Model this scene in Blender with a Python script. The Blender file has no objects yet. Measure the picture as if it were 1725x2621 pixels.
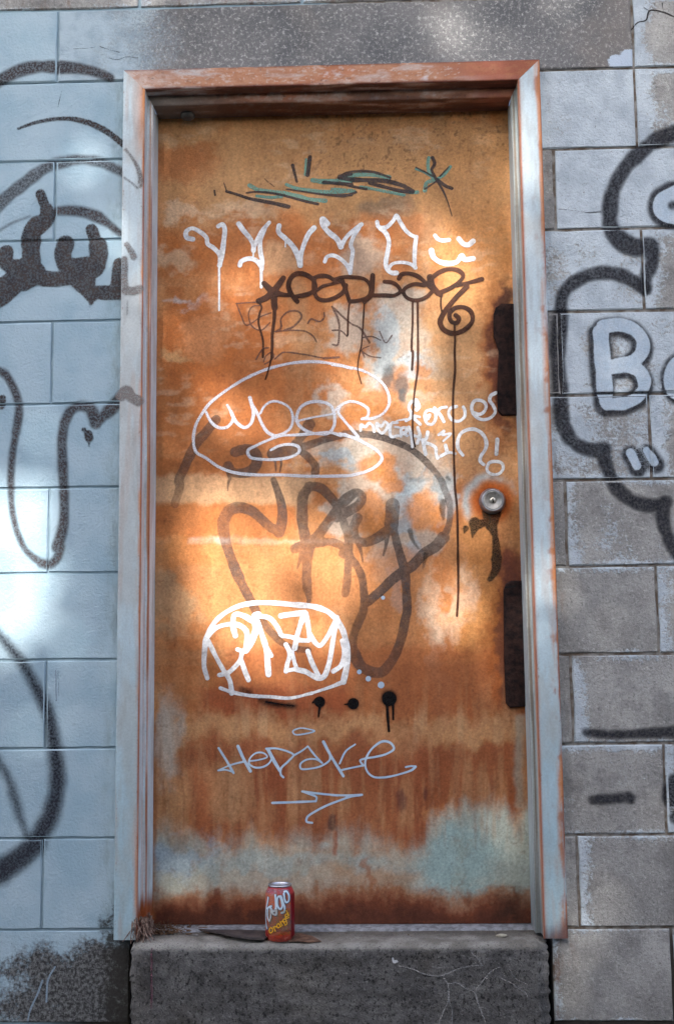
import bpy, math, random
import numpy as np
from mathutils import Vector, Matrix

random.seed(7); rng = np.random.default_rng(11)
scn = bpy.context.scene
col = scn.collection

# ------------------------------------------------------------------ camera
PW, PH = 1725.0, 2621.0                       # proportions of the view
FPX = 3053.94
CAM = np.array([0.09393, -2.78305, 0.61125])
YAW, PIT, ROL = -0.030727, 0.120551, -0.010796
def basis():
    cy, sy, cp, sp, cr, sr = math.cos(YAW), math.sin(YAW), math.cos(PIT), math.sin(PIT), math.cos(ROL), math.sin(ROL)
    f = np.array([sy*cp, cy*cp, sp]); r = np.array([cy, -sy, 0.0]); u = np.cross(r, f)
    return cr*r + sr*u, -sr*r + cr*u, f
RT, UP, FW = basis()
cd = bpy.data.cameras.new('camera'); cam = bpy.data.objects.new('camera', cd); col.objects.link(cam)
cd.sensor_fit = 'HORIZONTAL'; cd.sensor_width = 36.0; cd.lens = FPX/PW*36.0
cd.clip_start = 0.05; cd.clip_end = 2000
M = Matrix(((RT[0], UP[0], -FW[0], CAM[0]), (RT[1], UP[1], -FW[1], CAM[1]), (RT[2], UP[2], -FW[2], CAM[2]), (0, 0, 0, 1)))
cam.matrix_world = M
scn.camera = cam

# ------------------------------------------------------------------ sky, sun, exposure
SUN_EL, SUN_AZ = math.radians(37.5), math.radians(12.0)       # azimuth measured to the left of straight-on
SDIR = np.array([-math.sin(SUN_AZ)*math.cos(SUN_EL), -math.cos(SUN_AZ)*math.cos(SUN_EL), math.sin(SUN_EL)])
w = bpy.data.worlds.new('World'); scn.world = w; w.use_nodes = True
nt = w.node_tree; bg = nt.nodes['Background']
sky = nt.nodes.new('ShaderNodeTexSky'); sky.sky_type = 'NISHITA'; sky.sun_disc = False
sky.sun_elevation = SUN_EL; sky.sun_rotation = math.pi + SUN_AZ
sky.air_density = 0.75; sky.dust_density = 4.0; sky.ozone_density = 1.5
nt.links.new(sky.outputs[0], bg.inputs[0]); bg.inputs[1].default_value = 0.14
sl = bpy.data.lights.new('sun', 'SUN'); sl.energy = 2.4; sl.angle = math.radians(0.53); sl.color = (1.0, 0.96, 0.92)
so = bpy.data.objects.new('sun', sl); col.objects.link(so)
so.rotation_euler = Vector(-SDIR).to_track_quat('-Z', 'Y').to_euler()
so.location = Vector(SDIR)*30
scn.view_settings.view_transform = 'Standard'; scn.view_settings.look = 'None'
scn.view_settings.exposure = 2.0; scn.view_settings.gamma = 1.0
scn.view_settings.use_curve_mapping = False
scn.render.engine = 'CYCLES'
scn.cycles.max_bounces = 4; scn.cycles.diffuse_bounces = 2; scn.cycles.use_adaptive_sampling = True; scn.cycles.adaptive_threshold = 0.02; scn.cycles.glossy_bounces = 2; scn.cycles.transparent_max_bounces = 24
scn.cycles.use_denoising = True

# ------------------------------------------------------------------ pixel helpers
def hit(u, v, y):                            # a pixel to (X, Z) on the plane Y = y
    u = np.asarray(u, float); v = np.asarray(v, float)
    d = FW[:, None]*FPX + RT[:, None]*(u.ravel()-PW/2) + UP[:, None]*(PH/2-v.ravel())
    t = (y-CAM[1])/d[1]
    return (CAM[0]+t*d[0]).reshape(u.shape), (CAM[2]+t*d[2]).reshape(u.shape)
def hitz(u, v, z):                           # a pixel to (X, Y) on the level Z = z
    d = FW*FPX + RT*(u-PW/2) + UP*(PH/2-v)
    t = (z-CAM[2])/d[2]
    return CAM[0]+t*d[0], CAM[1]+t*d[1]
def proj(X, Y, Z):
    q = np.stack([X-CAM[0], Y-CAM[1], Z-CAM[2]], -1); wv = q@FW
    return PW/2+FPX*(q@RT)/wv, PH/2-FPX*(q@UP)/wv
def s2l(c):
    c = np.asarray(c, float)/255.0
    return np.where(c <= .04045, c/12.92, ((c+.055)/1.055)**2.4)
def rgba(c): return tuple(float(x) for x in s2l(c)) + (1.0,)

# ------------------------------------------------------------------ noise for painted-on wear
_lat = rng.random((256, 256))
def vnoise(x, y):
    xi = np.floor(x).astype(int); yi = np.floor(y).astype(int); fx = x-xi; fy = y-yi
    fx = fx*fx*(3-2*fx); fy = fy*fy*(3-2*fy)
    a = _lat[yi & 255, xi & 255]; b = _lat[yi & 255, (xi+1) & 255]; c = _lat[(yi+1) & 255, xi & 255]; d = _lat[(yi+1) & 255, (xi+1) & 255]
    return (a*(1-fx)+b*fx)*(1-fy)+(c*(1-fx)+d*fx)*fy
def fbm(x, y, o=5):
    s = 0; a = .5
    for i in range(o):
        s = s + a*vnoise(x+17.3*i, y+5.1*i); x = x*2.03; y = y*2.03; a *= .5
    return s/(1-.5**o)
def sstep(a, b, x):
    t = np.clip((x-a)/(b-a), 0, 1); return t*t*(3-2*t)

# ------------------------------------------------------------------ mesh helpers
def tag(o, label=None, cat=None, group=None, kind=None):
    if cat and not kind: kind = 'thing'
    if label: o['label'] = label
    if cat: o['category'] = cat
    if group: o['group'] = group
    if kind: o['kind'] = kind
    return o
def empty(name, loc=(0, 0, 0)):
    o = bpy.data.objects.new(name, None); o.location = loc; col.objects.link(o); o.empty_display_size = .05
    return o
def link(name, me, mat, parent=None, loc=None, smooth=False):
    if mat is not None and not me.materials: me.materials.append(mat)
    o = bpy.data.objects.new(name, me); col.objects.link(o)
    if loc is not None: o.location = loc
    if parent is not None:
        o.parent = parent
        o.matrix_parent_inverse = Matrix.Translation(parent.location).inverted()
    if smooth: me.polygons.foreach_set('use_smooth', [True]*len(me.polygons))
    return o
def mesh(name, verts, faces):
    me = bpy.data.meshes.new(name); me.from_pydata([tuple(map(float, v)) for v in verts], [], faces); me.update()
    return me
def gridmesh(name, P, closed=False):          # P: rows x cols x 3 ; quads between rows and columns
    R, C = P.shape[:2]
    idx = np.arange(R*C).reshape(R, C)
    a = idx[:-1, :-1]; b = idx[:-1, 1:]; c = idx[1:, 1:]; d = idx[1:, :-1]
    F = np.stack([a, b, c, d], -1).reshape(-1, 4)
    return rawmesh(name, P.reshape(-1, 3), F)
def rawmesh(name, V, F):
    me = bpy.data.meshes.new(name)
    me.vertices.add(len(V)); me.vertices.foreach_set('co', np.ascontiguousarray(V, np.float32).ravel())
    n = len(F); k = F.shape[1]
    me.loops.add(n*k); me.loops.foreach_set('vertex_index', np.ascontiguousarray(F, np.int32).ravel())
    me.polygons.add(n); me.polygons.foreach_set('loop_start', np.arange(0, n*k, k, dtype=np.int32))
    me.update(calc_edges=True); me.validate()
    return me
def setcol(me, name, C):                      # linear rgb per vertex
    a = me.attributes.new(name, 'FLOAT_COLOR', 'POINT')
    D = np.ones((len(me.vertices), 4), np.float32); D[:, :3] = C; a.data.foreach_set('color', D.ravel())
def setf(me, name, v):
    a = me.attributes.new(name, 'FLOAT', 'POINT'); a.data.foreach_set('value', np.ascontiguousarray(v, np.float32))
def lathe(name, prof, n=48, axis='Z'):
    V = []; F = []
    for r, h in prof:
        for i in range(n):
            a = 2*math.pi*i/n
            V.append((r*math.cos(a), r*math.sin(a), h) if axis == 'Z' else (r*math.cos(a), -h, r*math.sin(a)))
    for j in range(len(prof)-1):
        for i in range(n):
            q = (j*n+i, j*n+(i+1) % n, (j+1)*n+(i+1) % n, (j+1)*n+i)
            F.append(q)
    F.append(tuple(range((len(prof)-1)*n, len(prof)*n))); F.append(tuple(reversed(range(n))))
    return mesh(name, V, F)
def slab(name, outline, thick, bevel=.0015):   # outline: list of (X, Z); front at y=-thick, back at y=0
    n = len(outline); cx = sum(p[0] for p in outline)/n; cz = sum(p[1] for p in outline)/n
    V = []
    for k, (s, y) in enumerate(((1, 0), (1, -thick+bevel), (0, -thick))):
        for x, z in outline:
            dx, dz = x-cx, z-cz; L = math.hypot(dx, dz)
            q = 1 if s else (L-bevel)/L
            V.append((cx+dx*q, y, cz+dz*q))
    F = [tuple(range(2*n, 3*n))]
    for k in range(2):
        for i in range(n): F.append((k*n+i, k*n+(i+1) % n, (k+1)*n+(i+1) % n, (k+1)*n+i))
    return mesh(name, V, F)

# ------------------------------------------------------------------ node helpers
class NB:
    def __init__(s, name):
        s.m = bpy.data.materials.new(name); s.m.use_nodes = True; s.t = s.m.node_tree
        s.b = s.t.nodes['Principled BSDF']; s.o = s.t.nodes['Material Output']
        s.pos = s.n('ShaderNodeNewGeometry').outputs['Position']
    def n(s, typ, **k):
        x = s.t.nodes.new(typ)
        for a, b in k.items(): setattr(x, a, b)
        return x
    def put(s, sock, v):
        if isinstance(v, bpy.types.NodeSocket): s.t.links.new(v, sock)
        elif v is not None: sock.default_value = v
    def math(s, op, a, b=None, c=None, clamp=False):
        x = s.n('ShaderNodeMath', operation=op, use_clamp=clamp); s.put(x.inputs[0], a)
        if b is not None: s.put(x.inputs[1], b)
        if c is not None: s.put(x.inputs[2], c)
        return x.outputs[0]
    def noise(s, scale, detail=5, rough=.55, vec=None, stretch=None, dist=0):
        v = vec or s.pos
        if stretch:
            mp = s.n('ShaderNodeMapping'); s.put(mp.inputs[0], v); mp.inputs['Scale'].default_value = stretch; v = mp.outputs[0]
        x = s.n('ShaderNodeTexNoise'); s.put(x.inputs['Vector'], v); x.inputs['Scale'].default_value = scale
        x.inputs['Detail'].default_value = min(detail, 3 if scale > 180 else 4 if scale > 12 else 6); x.inputs['Roughness'].default_value = rough; x.inputs['Distortion'].default_value = dist
        return x.outputs[0]
    def voro(s, scale, feature='F1', vec=None):
        x = s.n('ShaderNodeTexVoronoi', feature=feature); s.put(x.inputs['Vector'], vec or s.pos); x.inputs['Scale'].default_value = scale
        return x.outputs['Distance']
    def ramp(s, v, a, b, lo=0., hi=1., smooth=True):
        x = s.n('ShaderNodeMapRange'); x.interpolation_type = 'SMOOTHSTEP' if smooth else 'LINEAR'
        s.put(x.inputs[0], v); s.put(x.inputs[1], a); s.put(x.inputs[2], b); s.put(x.inputs[3], lo); s.put(x.inputs[4], hi)
        return x.outputs[0]
    def mix(s, f, a, b, blend='MIX'):
        x = s.n('ShaderNodeMix', data_type='RGBA', blend_type=blend); s.put(x.inputs[0], f); s.put(x.inputs[6], a); s.put(x.inputs[7], b)
        return x.outputs[2]
    def attr(s, name, typ='GEOMETRY'):
        x = s.n('ShaderNodeAttribute', attribute_name=name, attribute_type=typ); return x
    def xyz(s, v=None):
        x = s.n('ShaderNodeSeparateXYZ'); s.put(x.inputs[0], v or s.pos); return x.outputs
    def bump(s, h, strength=.3, dist=.002, prev=None):
        x = s.n('ShaderNodeBump'); s.put(x.inputs['Height'], h); x.inputs['Strength'].default_value = strength; x.inputs['Distance'].default_value = dist
        if prev: s.put(x.inputs['Normal'], prev)
        return x.outputs[0]
    def done(s, color=None, rough=.8, normal=None, metal=None, spec=.3):
        if color is not None: s.put(s.b.inputs['Base Color'], color)
        s.put(s.b.inputs['Roughness'], rough); s.put(s.b.inputs['Specular IOR Level'], spec)
        if normal is not None: s.put(s.b.inputs['Normal'], normal)
        if metal is not None: s.put(s.b.inputs['Metallic'], metal)
        return s.m

WALLX = -0.47
def mat_painted_block():
    b = NB('pale_blue_block_paint'); x, y, z = b.xyz()
    paint = b.mix(b.ramp(b.noise(9, 6), .35, .7), rgba((168, 189, 198)), rgba((150, 176, 188)))
    conc = b.mix(b.ramp(b.noise(120, 3, .75), .40, .64), rgba((58, 57, 56)), rgba((120, 121, 119)))
    n1 = b.noise(14, 8, .68)
    low = b.ramp(z, .04, -.10); lowx = b.ramp(x, -.80, -.50)
    grn = b.math('MULTIPLY', b.math('SUBTRACT', b.noise(130, 4, .7), .5), .55)
    bare = b.ramp(b.math('ADD', b.math('ADD', n1, grn), b.math('MULTIPLY', b.math('MULTIPLY', low, b.math('ADD', .40, b.math('MULTIPLY', lowx, .30))), 1.0)), .70, .98)
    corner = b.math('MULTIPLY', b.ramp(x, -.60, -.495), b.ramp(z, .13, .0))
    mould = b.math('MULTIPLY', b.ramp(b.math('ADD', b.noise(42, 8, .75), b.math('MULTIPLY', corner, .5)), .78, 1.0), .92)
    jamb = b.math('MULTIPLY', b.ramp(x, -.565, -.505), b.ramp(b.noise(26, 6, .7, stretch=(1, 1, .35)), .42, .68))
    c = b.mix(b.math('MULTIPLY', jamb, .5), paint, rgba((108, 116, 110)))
    up = b.math('MULTIPLY', b.ramp(x, -.62, -.50), b.ramp(z, 2.0, 2.08))
    pit = b.ramp(b.voro(190), .0, .23)
    pitm = b.math('MULTIPLY', b.ramp(b.noise(75, 4, .7), .60, .72), .22)
    c = b.mix(pitm, c, rgba((120, 128, 134)))
    c = b.mix(bare, c, conc); c = b.mix(mould, c, rgba((52, 50, 46)))
    h = b.math('ADD', b.math('MULTIPLY', b.noise(150, 6, .62), .9), b.math('MULTIPLY', pit, .12))
    nn = b.bump(h, .8, .0030); nn = b.bump(b.noise(34, 3), .3, .005, nn)
    return b.done(c, b.ramp(bare, 0, 1, .62, .92), nn, spec=.25)
def concrete(b, seed_scale=1., dark=(96, 92, 88), lightc=(150, 146, 140), speck=.5):
    n = b.noise(7*seed_scale, 7, .62); c = b.mix(b.ramp(n, .32, .68), rgba(dark), rgba(lightc))
    g = b.noise(105, 4, .85); c = b.mix(b.math('MULTIPLY', b.ramp(g, .50, .68), .8), c, rgba((206, 204, 197)))
    g2 = b.noise(125, 4, .85, stretch=(1, 1.3, 1)); c = b.mix(b.math('MULTIPLY', b.ramp(g2, .51, .70), .65), c, rgba((70, 69, 67)))
    return c
def mat_bare_block():
    b = NB('weathered_block_with_paint_remains'); x, y, z = b.xyz()
    gen = b.n('ShaderNodeTexCoord').outputs['Generated']; gx, gy, gz = b.xyz(gen)
    amt = b.n('ShaderNodeObjectInfo').outputs['Color']; sc = b.n('ShaderNodeSeparateColor'); b.put(sc.inputs[0], amt)
    P, tone, wide = sc.outputs[0], sc.outputs[1], sc.outputs[2]
    c = concrete(b, 1., (150, 148, 143), (182, 180, 174))
    c = b.mix(b.math('MULTIPLY', b.ramp(b.noise(11, 8, .7), .48, .64), .45), c, rgba((106, 105, 104)))
    c = b.mix(b.math('MULTIPLY', b.ramp(b.math('ADD', z, b.math('MULTIPLY', b.noise(5, 6, .65), .6)), .34, -.12), .5), c, rgba((84, 82, 80)))
    c = b.mix(b.math('MULTIPLY', tone, .25), c, rgba((104, 100, 96)))
    edge = b.math('MAXIMUM', b.math('MULTIPLY', b.ramp(gx, .16, .0), .30), b.math('MULTIPLY', b.ramp(gz, .86, 1.0), .22))
    edge = b.math('MAXIMUM', edge, b.math('MULTIPLY', b.ramp(gz, .10, 0.), .16))
    f = b.math('ADD', b.math('MULTIPLY', b.noise(6.5, 3, .5), .75), b.math('MULTIPLY', b.noise(34, 8, .72), .42))
    f = b.math('ADD', f, b.math('ADD', b.math('MULTIPLY', P, .62), edge))
    fine = b.noise(130, 3, .7)
    f = b.math('ADD', f, b.math('MULTIPLY', b.math('SUBTRACT', fine, .5), .55))
    pm = b.ramp(f, .88, 1.04)
    paint = b.mix(b.ramp(b.noise(18, 6, .6), .35, .7), rgba((200, 209, 213)), rgba((174, 184, 190)))
    paint = b.mix(b.ramp(b.noise(140, 5, .7), .60, .7), paint, rgba((128, 126, 122)))
    c = b.mix(pm, c, paint)
    rs = b.math('MULTIPLY', b.ramp(x, .545, .512), b.ramp(b.noise(30, 6, .7, stretch=(1, 1, .25)), .50, .72))
    c = b.mix(b.math('MULTIPLY', rs, .75), c, rgba((122, 84, 58)))
    h = b.math('ADD', b.noise(110, 6, .75), b.math('MULTIPLY', pm, .25))
    nn = b.bump(h, .95, .005)
    return b.done(c, .9, nn, spec=.15)
def mat_mortar():
    b = NB('mortar'); x, y, z = b.xyz()
    L = b.mix(b.ramp(b.noise(20, 6), .3, .7), rgba((156, 178, 188)), rgba((138, 160, 171)))
    R = b.mix(b.ramp(b.noise(40, 6), .35, .65), rgba((104, 92, 80)), rgba((150, 147, 141)))
    c = b.mix(b.ramp(x, -.02, .02), L, R)
    c = b.mix(b.math('MULTIPLY', b.ramp(z, .03, -.05), b.ramp(x, -.75, -.55)), c, rgba((62, 58, 54)))
    return b.done(c, .9, b.bump(b.noise(200, 5, .7), .5, .002), spec=.15)
def mat_lintel():
    b = NB('lintel_concrete'); x, y, z = b.xyz()
    c = concrete(b, .8, (98, 99, 100), (128, 126, 124))
    c = b.mix(b.math('MULTIPLY', b.ramp(b.noise(3.2, 4), .5, .66), .4), c, rgba((146, 136, 126)))
    c = b.mix(b.math('MULTIPLY', b.ramp(b.noise(105, 4, .8), .62, .74), .55), c, rgba((200, 200, 198)))
    n = b.math('ADD', b.noise(5, 7, .62), b.math('MULTIPLY', b.ramp(b.noise(180, 3), .3, .7), .12))
    n = b.math('ADD', n, b.math('MULTIPLY', b.math('SUBTRACT', b.noise(120, 3, .7), .5), .5))
    pm = b.ramp(b.math('ADD', b.math('MULTIPLY', b.math('SUBTRACT', n, .5), 1.1), b.ramp(x, -.26, -.66, smooth=False)), .30, .95)
    c = b.mix(pm, c, b.mix(b.ramp(b.noise(30, 6), .4, .7), rgba((176, 193, 200)), rgba((156, 174, 184))))
    rp = b.math('ADD', b.math('MULTIPLY', b.ramp(x, .60, .74), b.ramp(z, 2.13, 2.04)), b.noise(22, 6, .65))
    c = b.mix(b.ramp(rp, 1.12, 1.2), c, rgba((186, 198, 210)))
    return b.done(c, .9, b.bump(b.noise(190, 6, .7), .6, .003), spec=.15)
def mat_step():
    b = NB('step_concrete'); x, y, z = b.xyz()
    c = b.mix(b.ramp(b.noise(10, 8, .68), .32, .68), rgba((84, 82, 80)), rgba((120, 118, 114)))
    c = b.mix(b.math('MULTIPLY', b.ramp(b.noise(170, 6, .75), .5, .68), .5), c, rgba((40, 38, 37)))
    c = b.mix(b.math('MULTIPLY', b.ramp(b.noise(150, 3, .7), .58, .68), .55), c, rgba((138, 136, 132)))
    c = b.mix(b.math('MULTIPLY', b.ramp(b.noise(9, 8, .7), .42, .66), .65), c, rgba((44, 42, 42)))
    c = b.mix(b.math('MULTIPLY', b.ramp(b.noise(6, 5), .5, .7), .5), c, rgba((70, 64, 55)))
    c = b.mix(b.math('MULTIPLY', b.ramp(b.noise(105, 3, .7), .58, .68), .5), c, rgba((132, 130, 126)))
    c = b.mix(b.math('MULTIPLY', b.ramp(b.noise(120, 3, .7, stretch=(1.1, 1, .9)), .54, .64), .75), c, rgba((30, 29, 29)))
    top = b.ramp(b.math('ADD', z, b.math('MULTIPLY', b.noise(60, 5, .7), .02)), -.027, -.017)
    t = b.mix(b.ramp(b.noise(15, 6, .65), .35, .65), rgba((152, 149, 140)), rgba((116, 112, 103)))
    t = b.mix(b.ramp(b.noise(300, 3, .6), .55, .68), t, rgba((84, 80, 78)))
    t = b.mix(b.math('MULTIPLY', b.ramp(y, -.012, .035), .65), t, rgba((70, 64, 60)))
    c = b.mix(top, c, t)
    return b.done(c, .93, b.bump(b.noise(230, 6, .72), .8, .0035), spec=.12)
def mat_vcol(name, rough=.62, grain=.18, gscale=260, bumpd=.0010, spec=.3, bs=.5):
    b = NB(name); a = b.attr('tone').outputs['Color']
    g = b.ramp(b.noise(gscale, 4, .65), .25, .75, 1-grain, 1+grain, False)
    g2 = b.ramp(b.noise(38, 6, .65, stretch=(1, 1, .55)), .25, .75, 1-grain*.7, 1+grain*.7, False)
    cmb = b.n('ShaderNodeVectorMath', operation='SCALE'); b.put(cmb.inputs[0], a); b.put(cmb.inputs['Scale'], b.math('MULTIPLY', g, g2))
    r = b.ramp(b.noise(22, 6, .6), .3, .7, rough-.12, rough+.14, False)
    nn = b.bump(b.math('ADD', b.noise(340, 5, .65), b.math('MULTIPLY', b.noise(28, 5), .8)), bs, bumpd)
    return b.done(cmb.outputs[0], r, nn, spec=spec)
def mat_flat(name, c1, c2, scale=40, rough=.7, metal=0., bump=.4, bscale=200, spec=.3, bd=.0015):
    b = NB(name)
    c = b.mix(b.ramp(b.noise(scale, 6, .65), .32, .68), rgba(c1), rgba(c2))
    return b.done(c, rough, b.bump(b.noise(bscale, 5, .65), bump, bd), metal=metal, spec=spec)
def mat_paint(name, c, c2=None, soft=.5, amp=.3, nscale=240, opacity=1., speck=0., sscale=420, rough=.6, streak=0., spec=.15, fade=None, bump=0.):
    """film of paint whose edge follows the signed distance stored in the mesh (millimetres)"""
    b = NB(name); sd = b.attr('sd').outputs['Fac']
    n = b.math('MULTIPLY', b.math('SUBTRACT', b.noise(nscale, 4, .6), .5), amp*2)
    al = b.ramp(b.math('ADD', sd, n), -soft, soft)
    op = b.math('MULTIPLY', b.attr('op').outputs['Fac'], opacity)
    if speck > 0:
        sp = b.ramp(b.noise(sscale, 2, .55), .40, .60)
        op = b.math('MULTIPLY', op, b.math('SUBTRACT', 1.0, b.math('MULTIPLY', sp, speck)))
    if streak > 0:
        st = b.ramp(b.noise(55, 4, .75), .38, .72)
        op = b.math('MULTIPLY', op, b.math('SUBTRACT', 1.0, b.math('MULTIPLY', st, streak)))
    al = b.math('MULTIPLY', al, op, clamp=True)
    cc = rgba(c) if c2 is None else b.mix(b.ramp(b.noise(35, 5, .6), .35, .65), rgba(c), rgba(c2))
    nn = None if bump == 0 else b.bump(b.noise(210, 2, .7), bump, .003)
    b.done(cc, rough, nn, spec=spec)
    tr = b.n('ShaderNodeBsdfTransparent'); mx = b.n('ShaderNodeMixShader')
    b.put(mx.inputs[0], al); b.t.links.new(tr.outputs[0], mx.inputs[1]); b.t.links.new(b.b.outputs[0], mx.inputs[2])
    b.t.links.new(mx.outputs[0], b.o.inputs[0])
    return b.m

# ------------------------------------------------------------------ paint films from hand-drawn strokes
REG = {'p': (0, 0, 1.), 'a': (300, 100, 2.61), 'b': (850, 100, 2.61),
       'c': (400, 500, 3.132), 'd': (850, 500, 3.132), 'e': (400, 850, 3.132), 'f': (850, 850, 3.132), 'g': (400, 1200, 3.132), 'h': (850, 1200, 3.132),
       'i': (400, 1500, 3.132), 'j': (850, 1500, 3.132), 'k': (400, 1850, 3.132), 'l': (850, 1850, 3.132),
       '1': (0, 0, 3.4), '2': (0, 700, 3.4), '3': (0, 1400, 3.4), '4': (0, 2000, 3.404),
       '5': (1265, 0, 3.4), '6': (1265, 600, 3.4), '7': (1265, 1200, 3.4), '8': (1265, 1900, 3.3),
       's': (850, 2200, 2.61), 't': (280, 2200, 2.61), 'q': (0, 500, 4.35), 'F': (900, 1000, 3.7286), 'E': (560, 1020, 4.606), 'H': (900, 1120, 4.606)}
def parse(txt):
    """lines such as 'c 32>20 295,350 245,335 @d 10,20' -> list of (points, widths) in picture units"""
    out = []
    for ln in txt.strip().splitlines():
        for part in ln.split(';'):
            tk = part.split()
            if not tk: continue
            R = REG[tk[0]]; ws = [float(x)/R[2] for x in tk[1].split('>')]; pts = []
            for t in tk[2:]:
                if t[0] == '@': R = REG[t[1]]; continue
                x, y = t.split(','); pts.append((R[0]+float(x)/R[2], R[1]+float(y)/R[2]))
            if len(pts) == 1: pts = pts*2
            out.append((np.array(pts), ws))
    return out
def smooth_curve(p, step):
    if len(p) < 3:
        n = max(2, int(np.hypot(*(p[-1]-p[0]))/step)+1); t = np.linspace(0, 1, n)[:, None]
        return p[0]*(1-t)+p[-1]*t
    q = np.vstack([2*p[0]-p[1], p, 2*p[-1]-p[-2]]); o = []
    for i in range(1, len(q)-2):
        p0, p1, p2, p3 = q[i-1:i+3]; L = np.hypot(*(p2-p1)); n = max(2, int(L/step)+1); t = np.linspace(0, 1, n, endpoint=False)[:, None]
        d0 = max(np.hypot(*(p1-p0)), 1e-9)**.5; d1 = max(L, 1e-9)**.5; d2 = max(np.hypot(*(p3-p2)), 1e-9)**.5
        m1 = (p2-p1) + d1*((p1-p0)/d0-(p2-p0)/(d0+d1)); m2 = (p2-p1)+d1*((p3-p2)/d2-(p3-p1)/(d1+d2))
        o.append((2*t**3-3*t**2+1)*p1+(t**3-2*t**2+t)*m1+(-2*t**3+3*t**2)*p2+(t**3-t**2)*m2)
    o.append(p[-1:]); return np.vstack(o)
def film(name, parent, mat, txt, y=None, surf=None, cell=.0025, margin=.003, off=.0006, label=None, op=None, px=None, wob=.16, place=None, grow=0., shift=(0, 0), wk=None, sdk=1000., stepu=3.0):
    if wk is None: wk = 1.27 if parent is door else 1.2 if parent is wall else 1.06
    px = px or ((y if y is not None else 0)-CAM[1])/FPX*1.002
    if '|' in txt:                            # pieces that stand apart become parts of their own
        for piece in txt.split('|'): o = film(name, parent, mat, piece, y, surf, cell, margin, off, None, op, px, wob, place, grow, shift, wk, sdk, stepu)
        return o
    polys = []
    for pts, ws in (parse(txt) if isinstance(txt, str) else txt):
        c = smooth_curve(pts+np.array(shift), stepu)
        n = len(c); W = np.interp(np.linspace(0, 1, n), np.linspace(0, 1, len(ws)), ws) if len(ws) > 1 else np.full(n, ws[0])
        ph = random.random()*50
        W = W*(1+wob*(np.array([vnoise(np.array([ph+i*.12]), np.array([ph]))[0] for i in range(n)])-.5)*2)
        X, Z = (hit(c[:, 0], c[:, 1], y if y is not None else 0.) if place is None else (c[:, 0], c[:, 1]))
        polys.append((np.stack([X, Z], 1), W*wk*px/2+grow))
    A = np.vstack([p for p, _ in polys]); rm = max(r.max() for _, r in polys)+margin+2*cell
    x0, z0 = A.min(0)-rm; x1, z1 = A.max(0)+rm
    nx = int((x1-x0)/cell)+2; nz = int((z1-z0)/cell)+2
    F = np.full((nz, nx), -1.0)
    gx = x0+np.arange(nx)*cell; gz = z0+np.arange(nz)*cell
    for P, r in polys:
        for i in range(len(P)-1):
            a, b = P[i], P[i+1]; rr = max(r[i], r[i+1])+margin+cell
            i0 = max(0, int((min(a[0], b[0])-rr-x0)/cell)); i1 = min(nx, int((max(a[0], b[0])+rr-x0)/cell)+2)
            j0 = max(0, int((min(a[1], b[1])-rr-z0)/cell)); j1 = min(nz, int((max(a[1], b[1])+rr-z0)/cell)+2)
            GX, GZ = np.meshgrid(gx[i0:i1], gz[j0:j1]); d = b-a; L = d@d
            t = np.clip(((GX-a[0])*d[0]+(GZ-a[1])*d[1])/L, 0, 1) if L > 0 else np.zeros_like(GX)
            v = r[i]+(r[i+1]-r[i])*t-np.hypot(GX-a[0]-t*d[0], GZ-a[1]-t*d[1])
            F[j0:j1, i0:i1] = np.maximum(F[j0:j1, i0:i1], v)
    K = F > -margin
    cm = K[:-1, :-1] | K[1:, :-1] | K[:-1, 1:] | K[1:, 1:]
    idx = np.arange(nx*nz).reshape(nz, nx)
    Q = np.stack([idx[:-1, :-1], idx[:-1, 1:], idx[1:, 1:], idx[1:, :-1]], -1)[cm]
    used = np.unique(Q); mp = np.full(nx*nz, -1); mp[used] = np.arange(len(used))
    GX, GZ = np.meshgrid(gx, gz); X = GX.ravel()[used]; Z = GZ.ravel()[used]; S = F.ravel()[used]
    S = np.maximum(S, -margin-2*cell)
    if place: V = place(X, Z, off)
    else:
        Y = (surf(X, Z) if surf else np.full(len(X), y))-off
        V = np.stack([X, Y, Z], 1)
    me = rawmesh(name, V, mp[Q]); setf(me, 'sd', S*sdk)
    setf(me, 'op', op(X, Z) if op else np.ones(len(X)))
    o = link(name, me, mat, parent)
    if label: o['label'] = label
    return o

# ------------------------------------------------------------------ ground
GZ = -0.232
b = NB('asphalt'); c = b.mix(b.ramp(b.noise(3, 6), .3, .7), rgba((62, 60, 58)), rgba((84, 80, 75)))
c = b.mix(b.ramp(b.noise(160, 3), .55, .7), c, rgba((120, 114, 106)))
m_ground = b.done(c, .95, b.bump(b.noise(120, 5), .5, .004), spec=.1)
g = link('ground', mesh('ground', [(-300, -300, GZ), (300, -300, GZ), (300, 300, GZ), (-300, 300, GZ)], [(0, 1, 2, 3)]), m_ground)
g['kind'] = 'structure'

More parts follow.
